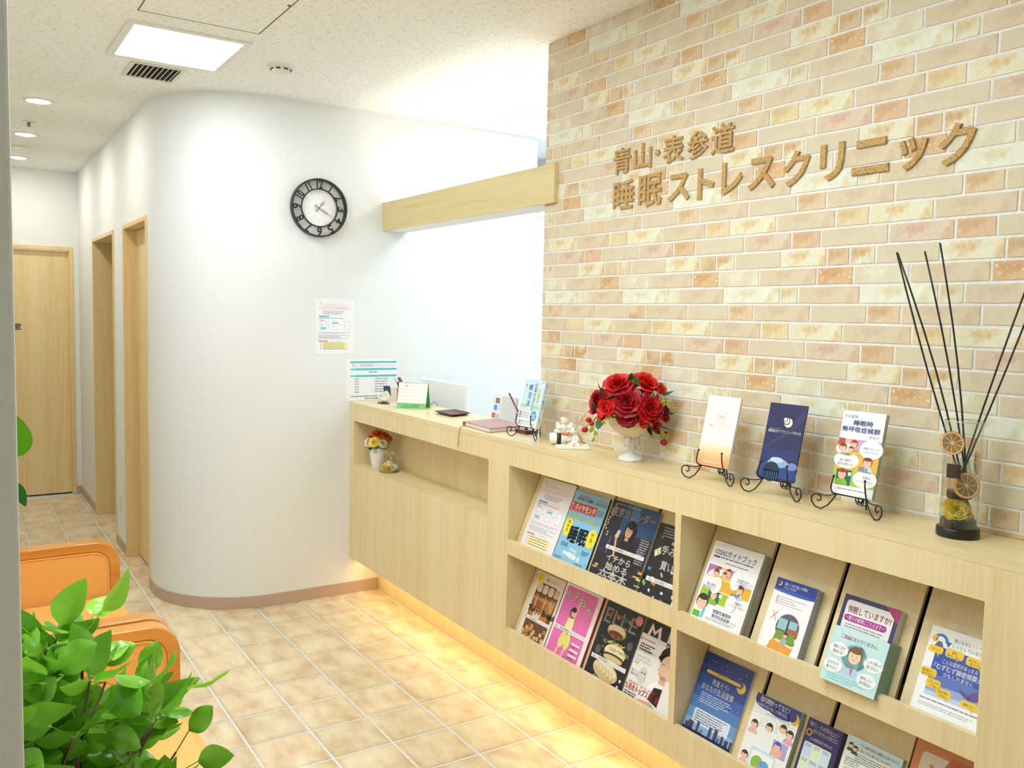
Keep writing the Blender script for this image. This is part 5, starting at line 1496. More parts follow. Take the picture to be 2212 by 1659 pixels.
# the spine, on the right as Japanese books have it
sp = Print(p.o + p.r * (0.128 + 0.00015) , -p.n, p.u, 0.018, 0.188, p.r)
sp.rect(0, 0, 1, 1, '#dcebf2', 1).vtext('仕事が冴える', 0.5, 0.03, 0.055, '#2c4470', 2, 1.05); sp.vtext('眠活法', 0.5, 0.40, 0.062, '#2a8fc8', 2, 1.05, .01); sp.vtext('睡眠', 0.5, 0.78, 0.042, '#55585c', 2, 1.05)
sp.done(t, 'spine')

t, p = leaning('leaflet', 'white leaflet fading to orange at the foot, on a wire easel', 'leaflet', 2.592, -0.108, 0.08, 0.118, 0.212, 0.008, 0.24, '#f6efe6', '#ece4d6', pages=2)
for k in range(8): p.rect(0, 0.66 + .0425 * k, 1, 0.703 + .0425 * k, ['#f7ead6', '#f7e4c2', '#f6dcac', '#f5d298', '#f3c888', '#f2c080', '#f0b67a', '#eeac74'][k], 1)
p.oval(0.52, 0.285, 0.17, 0.075, '#f3dcd2', 1).oval(0.52, 0.285, 0.13, 0.055, '#f7ece4', 2).oval(0.52, 0.29, 0.08, 0.03, '#f0cfc4', 3)
p.text('青山・表参道', 0.52, 0.400, 0.032, '#ecc890', 2, 'C', width=.30); p.text('睡眠ストレスクリニック', 0.52, 0.440, 0.036, '#ecc080', 2, 'C', width=.66)
p.lines(0.16, 0.935, 0.72, 1, 0.03, '#fbe8d8', 2, .3, 4)
p.done(t)

t, p = leaning('leaflet', 'navy leaflet with a white crescent logo, on a wire easel', 'leaflet', 2.826, -0.108, 0.08, 0.118, 0.212, 0.005, 0.24, '#2b2c58', '#23264c')
p.poly([(1.0, 0.02), (1.0, 0.16), (0.62, 0.42), (0.06, 0.60), (0.03, 0.57), (0.55, 0.36)], '#3d3766', 1)
p.rect(0, 0.60, 1, 0.72, '#2c3370', 1).oval(0.5, 0.97, 0.55, 0.24, '#2c4a88', 1, a0=180, a1=360).oval(0.50, 0.78, 0.28, 0.06, '#8fb0dc', 3).oval(0.46, 0.74, 0.18, 0.035, '#c4d8f0', 4).oval(0.88, 0.80, 0.14, 0.05, '#7a8ac4', 3)
p.oval(0.36, 0.90, 0.22, 0.13, '#1c3040', 4).rect(0.14, 0.88, 0.58, 0.995, '#1e2e48', 4)
for k in range(7): p.rect(0.16 + .06 * k, 0.90, 0.175 + .06 * k, 0.99, '#4f86c4', 5)
p.circ(0.58, 0.245, 0.110, '#f2eeda', 3).circ(0.535, 0.225, 0.088, '#2b2c58', 4).circ(0.53, 0.222, 0.072, '#f2eeda', 5).circ(0.50, 0.207, 0.055, '#2b2c58', 6).circ(0.495, 0.205, 0.045, '#f2eeda', 7)
p.text('睡眠総合ケアクリニック代々木', 0.52, 0.385, 0.045, '#f4f2ea', 3, 'C', bold=.012, width=.88); p.lines(0.10, 0.335, 0.42, 1, .018, '#c8c6d4', 3, .2, 3)
p.done(t)

t, p = leaning('leaflet', 'stack of white sleep apnoea leaflets with cartoon panels, on a wire easel', 'leaflet', 3.062, -0.106, 0.06, 0.116, 0.214, 0.016, 0.22, '#f5f5f1', '#c9cfc8', pages=8)
p.text('その症状…', 0.04, 0.085, 0.046, '#56606a', 2); p.text('睡眠時', 0.28, 0.165, 0.070, '#2f4fa0', 2, bold=.015, width=.46); p.text('無呼吸症候群', 0.03, 0.245, 0.070, '#2f4fa0', 2, bold=.015, width=.90); p.text('かも?!', 0.70, 0.310, 0.048, '#56606a', 2)
y0, dy = 0.335, 0.185
p.rect(0.0, y0, 1, y0 + dy, '#cfa8d4', 1).rect(0.0, y0, .16, y0 + dy, '#b0543c', 2).rect(.16, y0, .46, y0 + dy, '#e8b8a0', 2).oval(.22, y0 + dy * .72, .26, dy * .4, '#f4f0ea', 3).oval(.46, y0 + dy * .95, .26, dy * .25, '#e8c050', 4, a0=180, a1=360)
face_person(p, .13, y0 + dy * .62, .085, '#8c3c24', k=4); face_person(p, .38, y0 + dy * .30, .075, '#a04a2c', body='#e8a0a8', k=4); face_person(p, .33, y0 + dy * .66, .055, '#8c3c24', k=5)
p.oval(.80, y0 + dy * .55, .27, dy * .60, '#f4f2f4', 5).text('呼吸が止まってる', .80, y0 + dy * .55, .030, '#6a6a80', 6, 'C', width=.36).text('いびきがうるさい', .80, y0 + dy * .78, .030, '#6a6a80', 6, 'C', width=.36)
y1 = y0 + dy
p.rect(0, y1, 1, y1 + dy, '#eeba3c', 1).oval(.26, y1 + dy * .40, .30, dy * .52, '#f6f4ee', 3).text('強い眠気、', .10, y1 + dy * .48, .036, '#5a5a8a', 4, width=.30).text('疲れを感じる', .06, y1 + dy * .72, .034, '#5a5a8a', 4, width=.36)
face_person(p, .76, y1 + dy * .36, .10, '#8c3c24', body='#d4dcea', k=3); p.poly([(.74, y1 + dy * .74), (.78, y1 + dy * .74), (.77, y1 + dy)], '#2f5ab0', 7).rect(.58, y1 + dy * .66, .72, y1 + dy * .95, '#8a8f94', 7)
y2 = y1 + dy
p.rect(0, y2, 1, y2 + dy, '#a8cc4c', 1).rect(.08, y2, .44, y2 + dy, '#2f6a54', 2).rect(.36, y2 + dy * .14, .43, y2 + dy * .36, '#f4f4ee', 3); face_person(p, .22, y2 + dy * .30, .10, '#a0442a', body='#8cc43c', k=3)
p.oval(.76, y2 + dy * .45, .28, dy * .55, '#f6f6f2', 3).text('何度も', .80, y2 + dy * .40, .036, '#5a5a8a', 4, 'C').text('トイレへ行く', .76, y2 + dy * .66, .034, '#5a5a8a', 4, 'C', width=.38)
p.lines(.16, .93, .9, 1, .03, '#8a8f94', 2, .3, 5)
p.done(t)

# --- red rose arrangement
FC = Vector((2.172, -0.058, CT))
t = thing('rose_arrangement', 'red rose arrangement in a white footed urn on the counter', 'flower arrangement', FC)
M_URN = mottled('white_urn_glaze', '#f1efe9', '#f8f7f4', 60, 0.45, bump=0.1)
part('urn_foot', MB().lathe([(0.041, 0.0003), (0.042, 0.006), (0.036, 0.013), (0.022, 0.020), (0.012, 0.024), (0.011, 0.032), (0.015, 0.040), (0.013, 0.046), (0.017, 0.056), (0.015, 0.072), (0.012, 0.078)], FC, 36, wob=lambda a, j: (0.05 * math.sin(12 * a) if 1 <= j <= 3 else 0.06 * math.sin(5 * a))), M_URN, t, True)
part('urn_bowl', MB().lathe([(0.010, 0.076), (0.030, 0.084), (0.056, 0.100), (0.076, 0.122), (0.084, 0.146), (0.088, 0.156), (0.083, 0.157), (0.078, 0.146), (0.05, 0.110), (0.0001, 0.10)], FC, 40, wob=lambda a, j: 0.025 * math.sin(16 * a) if j < 6 else 0), flat('#efe2ca', 0.4), t, True)  # cream tone puts bounced and shine-through light into the bowl's colour
for a in (-0.55, 2.3):
    d = RH * math.cos(a) + VH * math.sin(a) * 1.0
    c0 = FC + d * 0.021
    mb = MB().ell(c0 + Vector((0, 0, 0.066)), (0.014, 0.014, 0.019), 12, 8)
    for k in range(5): mb.tube([c0 + d * 0.011 + Vector((0, 0, 0.052 + .007 * k)) + RH * (0.008 * math.sin(k * 1.3 + s * .8)) for s in range(-2, 3)], 0.0026, 6)
    mb.ell(c0 + Vector((0, 0, 0.044)), (0.009, 0.009, 0.012), 10, 6)
    part('urn_ornament', mb, M_URN, t, True)
PC = FC + Vector((0.006, -0.022, 0))
ROSE_RED = [rose_mesh(mottled('deep_red_petal', '#8f0a18', '#b3101e', 6, 0.5), 1), rose_mesh(mottled('red_petal', '#c00f17', '#d81a1e', 6, 0.5), 2), rose_mesh(mottled('scarlet_petal', '#dc1712', '#ee2a18', 6, 0.5), 3)]
ROSE_BUD = [rose_mesh(mottled('red_petal', '', ''), 4, ((0.2, 3, 1.0), (0.5, 4, 0.95), (0.8, 5, 0.9))), rose_mesh(mottled('deep_red_petal', '', ''), 5, ((0.2, 3, 1.0), (0.5, 4, 0.95), (0.8, 5, 0.9))), rose_mesh(mottled('vermilion_petal', '#cf2a18', '#e04326', 6, 0.5), 6, ((0.2, 3, 1.0), (0.5, 4, 0.95), (0.8, 5, 0.9)))]
LEAF_DK = leaf_mesh(leaf_material('rose_leaf', '#1e4420', '#356a30', 0.4), curl=0.18)


def bq(u, z, d): return PC + RH * u + VH * d + Vector((0, 0, z))


K_ = 0.00157 / 7.9
def fl(cx, cy):                     # outline coordinates read off the arrangement, in metres
    return ((cx - 975) * K_, (1565 - cy) * K_ + 0.002)


core = bq(0, 0.17, 0.01)
for cx, cy, r, d, mesh in ((770, 265, 200, .045, ROSE_RED[1]), (1230, 225, 185, .040, ROSE_RED[2]), (895, 520, 200, .085, ROSE_RED[0]), (1260, 610, 190, .085, ROSE_RED[1]), (440, 520, 150, .045, ROSE_RED[0]),
                           (545, 620, 130, .075, ROSE_RED[2]), (690, 560, 120, .060, ROSE_RED[1]), (1460, 330, 105, .055, ROSE_BUD[2]), (1160, 850, 95, .095, ROSE_BUD[2]), (1365, 905, 90, .090, ROSE_BUD[1]),
                           (1530, 640, 75, .075, ROSE_BUD[1]), (1515, 765, 100, .078, ROSE_BUD[1]), (915, 760, 140, .085, ROSE_RED[0]), (1330, 745, 105, .085, ROSE_BUD[1]), (525, 785, 90, .060, ROSE_BUD[0]),
                           (385, 700, 85, .045, ROSE_BUD[0]), (1030, 800, 85, .085, ROSE_BUD[0]), (1000, 300, 120, -.02, ROSE_RED[0]), (1420, 520, 110, .03, ROSE_RED[0])):
    u, z = fl(cx, cy); pos = bq(u, z, d)
    dr = (pos - core) + VH * 0.03 + Vector((0, 0, 0.01))
    place('rose', mesh, t, pos, dr, r * K_ * 1.15, random.uniform(0, 6))
for cx, cy, tx, ty, L in ((470, 350, -1, 1, 300), (640, 420, -.6, -.6, 260), (880, 330, .5, -.3, 260), (960, 170, .2, 1, 180), (1030, 230, 0, 1, 190), (1560, 370, 1, .1, 210), (1600, 700, 1, -.2, 220), (1520, 940, 1, -.6, 270),
                          (1310, 970, .1, -1, 220), (470, 880, -.1, -1, 230), (420, 650, -.9, .4, 210), (690, 540, -.3, .6, 130), (1080, 700, .9, .1, 190), (760, 770, .4, -.8, 160), (1400, 980, .5, -1, 190), (1180, 400, .2, .5, 200),
                          (1000, 640, .6, -.4, 160), (620, 760, -.7, -.5, 170), (1480, 560, .8, .4, 170), (820, 420, 0, 1, 170)):
    u, z = fl(cx, cy); pos = bq(u - tx * L * K_ * .4, z - ty * L * K_ * .4, 0.045 + random.uniform(0, .025))
    place('leaf', LEAF_DK, t, pos, RH * tx + Vector((0, 0, ty)) + VH * random.uniform(.1, .6), L * K_ * 1.1, random.uniform(-.5, .5))
R_ = random.Random(33)
for k in range(34):
    a = R_.uniform(0, 2 * PI); el = R_.uniform(0.0, 1.3); q = R_.uniform(.3, .75)
    pos = bq(.085 * math.cos(a) * q, .165 + .075 * math.sin(el) * q, .012 + .045 * abs(math.sin(a)) * q)
    place('leaf', LEAF_DK, t, pos, RH * math.cos(a) + Vector((0, 0, .7)) + VH * .5, R_.uniform(.04, .055), R_.uniform(-1, 1))
for cx, cy, r, d, mesh in ((760, 420, 130, .05, ROSE_RED[0]), (1090, 440, 130, .05, ROSE_RED[0]), (1000, 560, 120, .07, ROSE_RED[1]), (640, 680, 110, .06, ROSE_RED[0]), (1180, 720, 110, .07, ROSE_RED[0]), (1400, 640, 110, .06, ROSE_RED[0])):
    u, z = fl(cx, cy); pos = bq(u, z, d)
    place('rose', mesh, t, pos, (pos - core) + VH * 0.03, r * K_ * 1.05, R_.uniform(0, 6))
M_BERRY = flat('#a81c26', 0.5); M_VINE = flat('#b6c832', 0.5); M_YG = mottled('yellow_green_bud', '#b9b92c', '#d8d24a', 40, 0.6)
for cx, cy, r, dd in ((300, 870, 52, .03), (350, 930, 45, .035), (240, 1035, 60, .03), (1575, 1225, 66, .03), (1595, 1050, 28, .04)):
    u, z = fl(cx, cy)
    part('berry', MB().ell(bq(u, z, dd), (r * K_, r * K_, r * K_ * .85), 12, 8), M_BERRY, t, True)
for pts in (((450, 800), (330, 900), (250, 990)), ((450, 800), (350, 940), (420, 1090), (370, 1210)), ((1480, 950), (1510, 1090), (1560, 1180)), ((1510, 960), (1620, 1090), (1570, 1170))):
    part('vine', MB().tube([bq(*fl(x, y), .035) for x, y in pts], 0.0013, 6), flat('#8a9a34', 0.5), t)
LEAF_YG = leaf_mesh(leaf_material('vine_leaf', '#a8c030', '#c8d850', 0.5), width=0.45, curl=0.1)
for cx, cy, tx, ty, L in ((330, 1080, .2, 1, 110), (365, 1240, .3, 1, 100), (420, 1130, 0, 1, 90), (1570, 1140, -.3, 1, 110), (1670, 1160, .4, 1, 110), (730, 800, .3, .6, 90), (800, 810, .5, .3, 80)):
    place('leaf', LEAF_YG, t, bq(*fl(cx, cy), .038), RH * tx + Vector((0, 0, ty)) + VH * .3, L * K_)
for x0, y0, x1, y1, n, w_ in ((500, 890, 710, 720, 46, 35), (1450, 480, 1670, 600, 60, 45), (1670, 600, 1660, 690, 16, 15)):
    mb = MB()
    for k in range(n):
        q = random.random(); cx = x0 + (x1 - x0) * q + random.uniform(-w_, w_) * (.5 + q * .5); cy = y0 + (y1 - y0) * q + random.uniform(-w_, w_)
        mb.ell(bq(*fl(cx, cy), .085 + random.uniform(-.01, .008)), 0.0022, 6, 4)
    part('bud_spray', mb, M_YG, t, True)
VAR = leaf_mesh(flat('#e9e6d4', 0.5), width=.40, curl=.1); VARG = leaf_mesh(flat('#5f8a62', 0.5), width=.28, curl=.1)
for cx, cy, tx, ty, L in ((1310, 490, .2, 1, 160), (1220, 470, -.6, .8, 120), (1190, 450, -1, .2, 90), (950, 230, .4, .6, 90)):
    a = bq(*fl(cx, cy), .080); dr = RH * tx + Vector((0, 0, ty)) + VH * .3
    place('leaf', VAR, t, a, dr, L * K_); place('leaf', VARG, t, a + VH * .0012, dr, L * K_ * .9)

# --- figurines left of the roses
FB = Vector((1.882, -0.080, CT))
def fq(u, z, d=0.0): return FB + RH * u + VH * d + Vector((0, 0, z))


def sculpt(o, voxel=0.0014, it=3):
    r = o.modifiers.new('remesh', 'REMESH'); r.mode = 'VOXEL'; r.voxel_size = voxel; r.use_smooth_shade = True
    s = o.modifiers.new('soft', 'SMOOTH'); s.iterations = it; s.factor = .5
    return o


M_BISQ = mottled('ivory_bisque', '#efe9da', '#f8f5ec', 80, 0.5)
t = thing('writing_putto_figurine', 'ivory figurine of a seated child writing with a long quill', 'figurine', FB)
mb = MB(); mb.prism([fq(-.066, .0005, -.026), fq(.052, .0005, -.026), fq(.058, .0005, .026), fq(-.060, .0005, .026)], (0, 0, .011))
mb.prism([fq(-.02, .0105, -.02), fq(.050, .0105, -.02), fq(.052, .0105, .018), fq(-.02, .0105, .018)], (0, 0, .008))
part('base', mb, M_BISQ, t, bevel=.002)
mb = MB()
mb.ell(fq(.002, .034, 0), (.0125, .0125, .021), 14, 10).ell(fq(-.001, .063, .002), .0125, 14, 10).ell(fq(.002, .020, .002), (.016, .016, .011), 12, 8)
mb.tube([fq(.002, .022, .004), fq(-.006, .020, .018), fq(-.010, .004, .022), fq(-.012, .002, .028)], [.0085, .007, .0055, .004], 10)
mb.tube([fq(.006, .020, .002), fq(.018, .018, .016), fq(.020, .006, .024)], [.008, .0065, .005], 10)
mb.tube([fq(-.006, .048, .004), fq(-.014, .036, .012), fq(-.022, .030, .014)], [.006, .005, .004], 8)
mb.tube([fq(.010, .048, .002), fq(.016, .034, .010), fq(.010, .026, .016)], [.006, .005, .004], 8)
mb.ell(fq(-.001, .0705, -.001), (.0118, .0118, .008), 12, 8).ell(fq(-.001, .0615, .0135), .0022, 8, 6)
sculpt(part('figure', mb, M_BISQ, t, True))
M_QUILL = flat('#c9ad7a', 0.5)
part('quill', MB().tube([fq(-.024, .026, .014), fq(-.010, .052, .012), fq(.016, .095, .008), fq(.052, .146, .004)], [.0012, .0022, .0034, .0006], 8), M_QUILL, t, True)
part('sash', MB().tube([fq(.016, .052, 0), fq(.026, .040, .006), fq(.030, .026, .012), fq(.044, .022, .010)], [.003, .004, .004, .002], 8), flat('#b08a44', 0.4), t, True)
part('scroll', MB().tube([fq(-.030, .016, .018), fq(-.045, .014, .010)], .004, 10), M_BISQ, t, True)
BB = Vector((1.775, -0.062, CT))
def bq2(u, z, d=0.0): return BB + RH * u + VH * d + Vector((0, 0, z))
t = thing('cherub_bottle', 'white lying bottle with a black label and a small ivory cherub on top', 'figurine', BB)
part('bottle', MB().tube([bq2(-.040, .022), bq2(-.036, .0225), bq2(.020, .0225), bq2(.028, .020), bq2(.034, .012)], [.016, .0218, .0218, .019, .010], 24), flat('#f3f1e6', 0.35), t, True)
part('label', MB().tube([bq2(-.014, .0225), bq2(.002, .0225)], .0221, 24), flat('#2c2a26', 0.4), t, True)
mb = MB().ell(bq2(.012, .062), (.014, .012, .018), 12, 8).ell(bq2(.014, .088), .0125, 12, 8).ell(bq2(.010, .097), (.012, .012, .008), 10, 6)
for s, w_ in ((-1, .026), (1, .030)):
    mb.ell(bq2(.012 + s * w_ * .7, .066), (.018, .010, .012), 12, 8).ell(bq2(.012 + s * w_ * .9, .074), (.010, .007, .012), 10, 6)
for k in range(6): mb.ell(bq2(.014 + .011 * math.cos(k), .092 + .006 * math.sin(k), .006), .004, 8, 6)
mb.tube([bq2(-.024, .050), bq2(.010, .048), bq2(.040, .050)], [.008, .010, .008], 10)
sculpt(part('cherub', mb, M_BISQ, t, True))
part('ribbon', MB().tube([bq2(-.002, .047, .018), bq2(.020, .043, .020), bq2(.044, .048, .016)], [.003, .0045, .003], 8), flat('#e8863c', 0.5), t, True)
part('leaf_trim', MB().ell(bq2(.034, .012, .016), (.014, .006, .006), 10, 6), flat('#c9a04c', 0.4), t, True)

# --- reed diffuser
DB = Vector((3.318, -0.066, CT))
t = thing('reed_diffuser', 'tall glass diffuser with dried orange slices, a yellow rose and black reeds', 'diffuser', DB)
part('base', MB().lathe([(.0445, .0004), (.0455, .002), (.0455, .019), (.0440, .021)], DB, 40), flat('#15120f', 0.35), t, smooth='auto')
part('inner_base', MB().lathe([(.0375, .0212), (.0375, .036), (.036, .040), (.0001, .0402)], DB, 32), flat('#1d1a17', 0.4), t, smooth='auto')
part('glass_cylinder', MB().lathe([(.0405, .0212), (.0405, .262), (.0412, .2635), (.0395, .2640), (.0388, .262), (.0388, .0212)], DB, 40), glass('diffuser_glass', '#fcfefd'), t, smooth='auto')
part('rim', MB().tube([DB + Vector((.0402 * math.cos(a), .0402 * math.sin(a), .2645)) for a in [2 * PI * k / 40 for k in range(40)]], .0010, 6, closed=True), flat('#cfd4d0', 0.1, 0.3), t, True)
def dq(u, z, d=0.0): return DB + RH * u + VH * d + Vector((0, 0, z))
part('inner_bottle', MB().lathe([(.025, .098), (.025, .150), (.020, .160), (.0185, .175), (.0172, .175), (.0185, .158), (.0235, .148), (.0235, .098)], dq(-.002, 0), 28), glass('diffuser_glass', ''), t, smooth='auto')
part('inner_collar', MB().lathe([(.0252, .088), (.0260, .090), (.0260, .102), (.0252, .104)], dq(-.002, 0), 28), flat('#1a1714', 0.4), t, smooth='auto')
lab = MB(); lab.grid(lambda u, v: dq(0, 0) + (RH * math.sin(-1.30 + u * 0.80) + VH * math.cos(-1.30 + u * 0.80)) * .0408 + Vector((0, 0, .137 + v * .032)), 8, 1)
part('label', lab, flat('#3a2a1c', 0.4), t, True, label='dark brown label')
M_FLESH = mottled('orange_flesh', '#7a4e18', '#b37f38', 40, 0.5); M_RIND = flat('#d9862c', 0.5); M_PITH = flat('#f0dcae', 0.6)


def slice_(c, nrm, r):
    nrm = Vector(nrm).normalized(); x = nrm.orthogonal().normalized(); y = nrm.cross(x); c = Vector(c)
    s = None
    for nm, r0, r1, th, m in (('rind', .93, 1.0, .0022, M_RIND), ('pith', .84, .93, .0021, M_PITH)):
        mb = MB(); vs = []; fs = []; N = 28
        for k in range(N):
            a = 2 * PI * k / N; e_ = x * math.cos(a) + y * math.sin(a)
            vs += [c + e_ * r * r0 - nrm * th, c + e_ * r * r1 - nrm * th, c + e_ * r * r1 + nrm * th, c + e_ * r * r0 + nrm * th]
        for k in range(N):
            a = 4 * k; b = 4 * ((k + 1) % N)
            for q in range(4): fs.append((a + q, a + (q + 1) % 4, b + (q + 1) % 4, b + q))
        mb.add(vs, fs, m)
        o = part('orange_slice' if nm == 'rind' else 'pith', mb, None, t if nm == 'rind' else s)
        if nm == 'rind': s = o
    for k in range(9):
        a0 = 2 * PI * k / 9 + .05; a1 = 2 * PI * (k + 1) / 9 - .05
        pts = [c + (x * math.cos((a0 + a1) / 2) + y * math.sin((a0 + a1) / 2)) * r * .12 - nrm * .0015]
        pts += [c + (x * math.cos(a) + y * math.sin(a)) * r * .82 - nrm * .0015 for a in (a0, a0 * .67 + a1 * .33, a0 * .33 + a1 * .67, a1)]
        part('segment', MB().prism(pts, nrm * .003, M_FLESH), None, s)
    mb = MB(); N = 24; mb.prism([c + (x * math.cos(2 * PI * k / N) + y * math.sin(2 * PI * k / N)) * r * .84 - nrm * .0006 for k in range(N)], nrm * .0012, M_PITH)
    part('membrane', mb, None, s)


slice_(dq(-.003, .122, .031), VH + Vector((0, 0, .12)), .0295)
slice_(dq(-.018, .212, -.012), VH * .6 - RH * .7, .027)
slice_(dq(.031, .170, .004), VH * .35 + RH * .9, .027)
slice_(dq(.022, .062, .006), RH * .9 + VH * .35 + Vector((0, 0, .35)), .024)
YROSE = rose_mesh(mottled('yellow_petal', '#f2d23e', '#fae27a', 6, 0.5), 9)
place('yellow_rose', YROSE, t, dq(-.010, .064, .010), VH + Vector((0, 0, .25)) - RH * .15, .0255)
M_REED = flat('#191411', 0.5)
for a, b, bend in ((dq(.008, .105, .002), Vector((3.155, -.110, 1.711)), -.006), (dq(.012, .105, -.004), Vector((3.163, -.118, 1.708)), .012), (dq(.014, .11, .004), Vector((3.210, -.085, 1.712)), .008), (dq(.016, .11, -.002), Vector((3.246, -.085, 1.729)), .010),
                   (dq(-.010, .11, .002), Vector((3.430, .004, 1.735)), -.004), (dq(-.008, .11, -.004), Vector((3.452, .000, 1.712)), .004)):
    pts = []
    for k in range(7):
        q = k / 6; pts.append(a.lerp(b, q) + RH * bend * math.sin(PI * q))
    part('reed', MB().tube(pts, .0021, 8), M_REED, t, True)

# --- small things at the staff end of the counter
SB = Vector((0.165, -0.050, CT))
t = thing('swan_figurine', 'white swan figurine with raised wings on a dark base', 'figurine', SB)
def sq(u, z, d=0.0): return SB + RH * u + VH * d + Vector((0, 0, z))
part('base', MB().lathe([(.034, .0003), (.036, .003), (.032, .006), (.0001, .0065)], SB, 28, fx=1.25, fy=.8, wob=lambda a, j: .08 * math.sin(5 * a)), flat('#4a3226', 0.4), t, True)
mb = MB().ell(sq(.002, .020), (.022, .018, .014), 14, 10)
mb.tube([sq(-.014, .022), sq(-.026, .030), sq(-.028, .040), sq(-.020, .047), sq(-.012, .044)], [.007, .005, .0042, .0042, .0035], 10)
for s in (-1, 1):
    mb.grid(lambda u, v, s=s: sq(-.012 + .040 * u + .004 * v, .022 + .042 * math.sin(PI * (.15 + .75 * u)) * v + .004, s * (.006 + .010 * v)), 6, 5)
    mb.grid(lambda u, v, s=s: sq(-.012 + .040 * u + .004 * v, .022 + .042 * math.sin(PI * (.15 + .75 * u)) * v + .004, s * (.009 + .010 * v)), 6, 5)
part('swan', mb, M_BISQ, t, True)
part('beak', MB().tube([sq(-.011, .0435), sq(-.003, .040)], [.003, .0008], 8), flat('#d08a3a', 0.4), t, True)
t = thing('card_holder', 'small white card holder with a navy card beside the swan', 'card holder', (0.075, 0.030, CT))
part('box', MB().prism([Vector((.050, .006, CT + .0004)), Vector((.088, .062, CT + .0004)), Vector((.066, .078, CT + .0004)), Vector((.028, .022, CT + .0004))], (0, 0, .078)), flat('#ecebe4', 0.4), t)
a = Vector((.0515, .0040, CT + .030)); b = Vector((.0720, .0345, CT + .030))
part('navy_card', MB().prism([a, b, b + Vector((-.004, -.003, .054)), a + Vector((-.004, -.003, .054))], VH * .001), flat('#2f4660', 0.35), t)
pp_ = Print(a + VH * .0014 + Vector((-.004, -.003, .054)), b - a, (0, 0, 1), (b - a).length, .054, VH); pp_.text('here', .12, .55, .22, '#d9c88a', 1, width=.5) if False else pp_.lines(.15, .42, .8, 1, .18, '#d9c88a', 1, .5, 3)
pp_.done(t, 'gold_lettering')
VB = Vector((0.118, 0.062, CT))
t = thing('bud_vase', 'slim red bud vase with purple flowers behind the desk calendar', 'vase', VB)
part('vase', MB().lathe([(.011, .0004), (.013, .01), (.011, .05), (.013, .074), (.010, .074), (.009, .05), (.0001, .01)], VB, 20), flat('#d1442c', 0.3), t, True)
part('stem', MB().tube([VB + Vector((0, 0, .05)), VB + Vector((-.002, -.003, .10)), VB + Vector((.004, .004, .13))], .0012, 6), flat('#3f7a34', 0.6), t)
part('stem', MB().tube([VB + Vector((0, 0, .05)), VB + RH * -.008 + Vector((0, 0, .10)), VB + RH * -.030 + Vector((0, 0, .135))], .0014, 6), flat('#4a4a6a', 0.6), t)
for a, z in ((.0, .128), (.006, .118)): part('blossom', MB().ell(VB + RH * a + Vector((0, 0, z)), (.010, .010, .009), 10, 7), flat('#a04aa0', 0.5), t, True)
LEAF_G = leaf_mesh(leaf_material('vase_leaf', '#2f6a2c', '#4f8c40', .4))
for a, z in ((-.9, .09), (.5, .075), (-.3, .082), (.9, .095)): place('leaf', LEAF_G, t, VB + Vector((0, 0, z)), RH * a + Vector((0, 0, .8)) + VH * .2, .032)

# desk calendar
ca = Vector((.388, -.082, CT + .0005)); cb = Vector((.502, .026, CT + .0005)); rr_ = (cb - ca).normalized(); bk_ = Vector((-rr_.y, rr_.x, 0)); Wc = (cb - ca).length
t = thing('desk_calendar', 'green framed tent desk calendar on the counter', 'calendar', (ca + cb) / 2 + bk_ * .035)
apex = bk_ * .036 + Vector((0, 0, .128))
M_GRN = flat('#7bd08c', 0.5)
part('front_board', MB().prism([ca, cb, cb + apex, ca + apex], bk_ * .0018), M_GRN, t)
part('back_board', MB().prism([ca + bk_ * .074, cb + bk_ * .074, cb + apex + bk_ * .0022, ca + apex + bk_ * .0022], bk_ * .0016), flat('#56b267', 0.5), t)
nrm = rr_.cross(apex.normalized()).normalized()
if nrm.dot(VH) < 0: nrm = -nrm
p = Print(ca + apex + nrm * .0003, rr_, apex.normalized(), Wc, apex.length, nrm)
p.rect(0.005, 0.02, 0.995, 0.80, '#f7f7f3', 2).rect(0.0, .795, .40, .81, '#6ab8d8', 3).rect(.40, .795, 1, .81, '#e0b04c', 3)
for x in (.16, .80): p.rrect(x - .09, -.01, x + .09, .03, '#eef0ea', 3)
for x, c_ in ((.26, '#d8604c'), (.30, '#e0b04c'), (.46, '#d8dce8')): p.rect(x, .09, x + .025, .15, c_, 3)
for k in range(4): p.lines(.06, .26 + .13 * k, .95, 1, .05, '#e3e2dc', 3, .35, k + 3)
p.text('メディメンス株式会社', .22, .905, .075, '#3f7a4c', 3, width=.58); p.lines(.18, .935, .80, 1, .05, '#4f8c5c', 3, .4, 9)
p.done(t, 'printed_sheet')
part('wire_binding', MB().tube([ca + apex + rr_ * .02 + nrm * .001, cb + apex - rr_ * .02 + nrm * .001], .0022, 8), flat('#dfe4dc', 0.3, .4), t, True)

# wire loop
part_ = MB().tube([Vector((.405 + .0, .128, CT)) + RH * (.016 * math.cos(a)) + Vector((0, 0, .0015 + .022 * math.sin(a))) for a in [PI * k / 12 for k in range(13)]], .0014, 6)
solo('wire_loop', part_, flat('#50555c', .4), 'small dark wire loop at the back of the counter beside the monitor', 'wire', (.405, .128, CT), True)

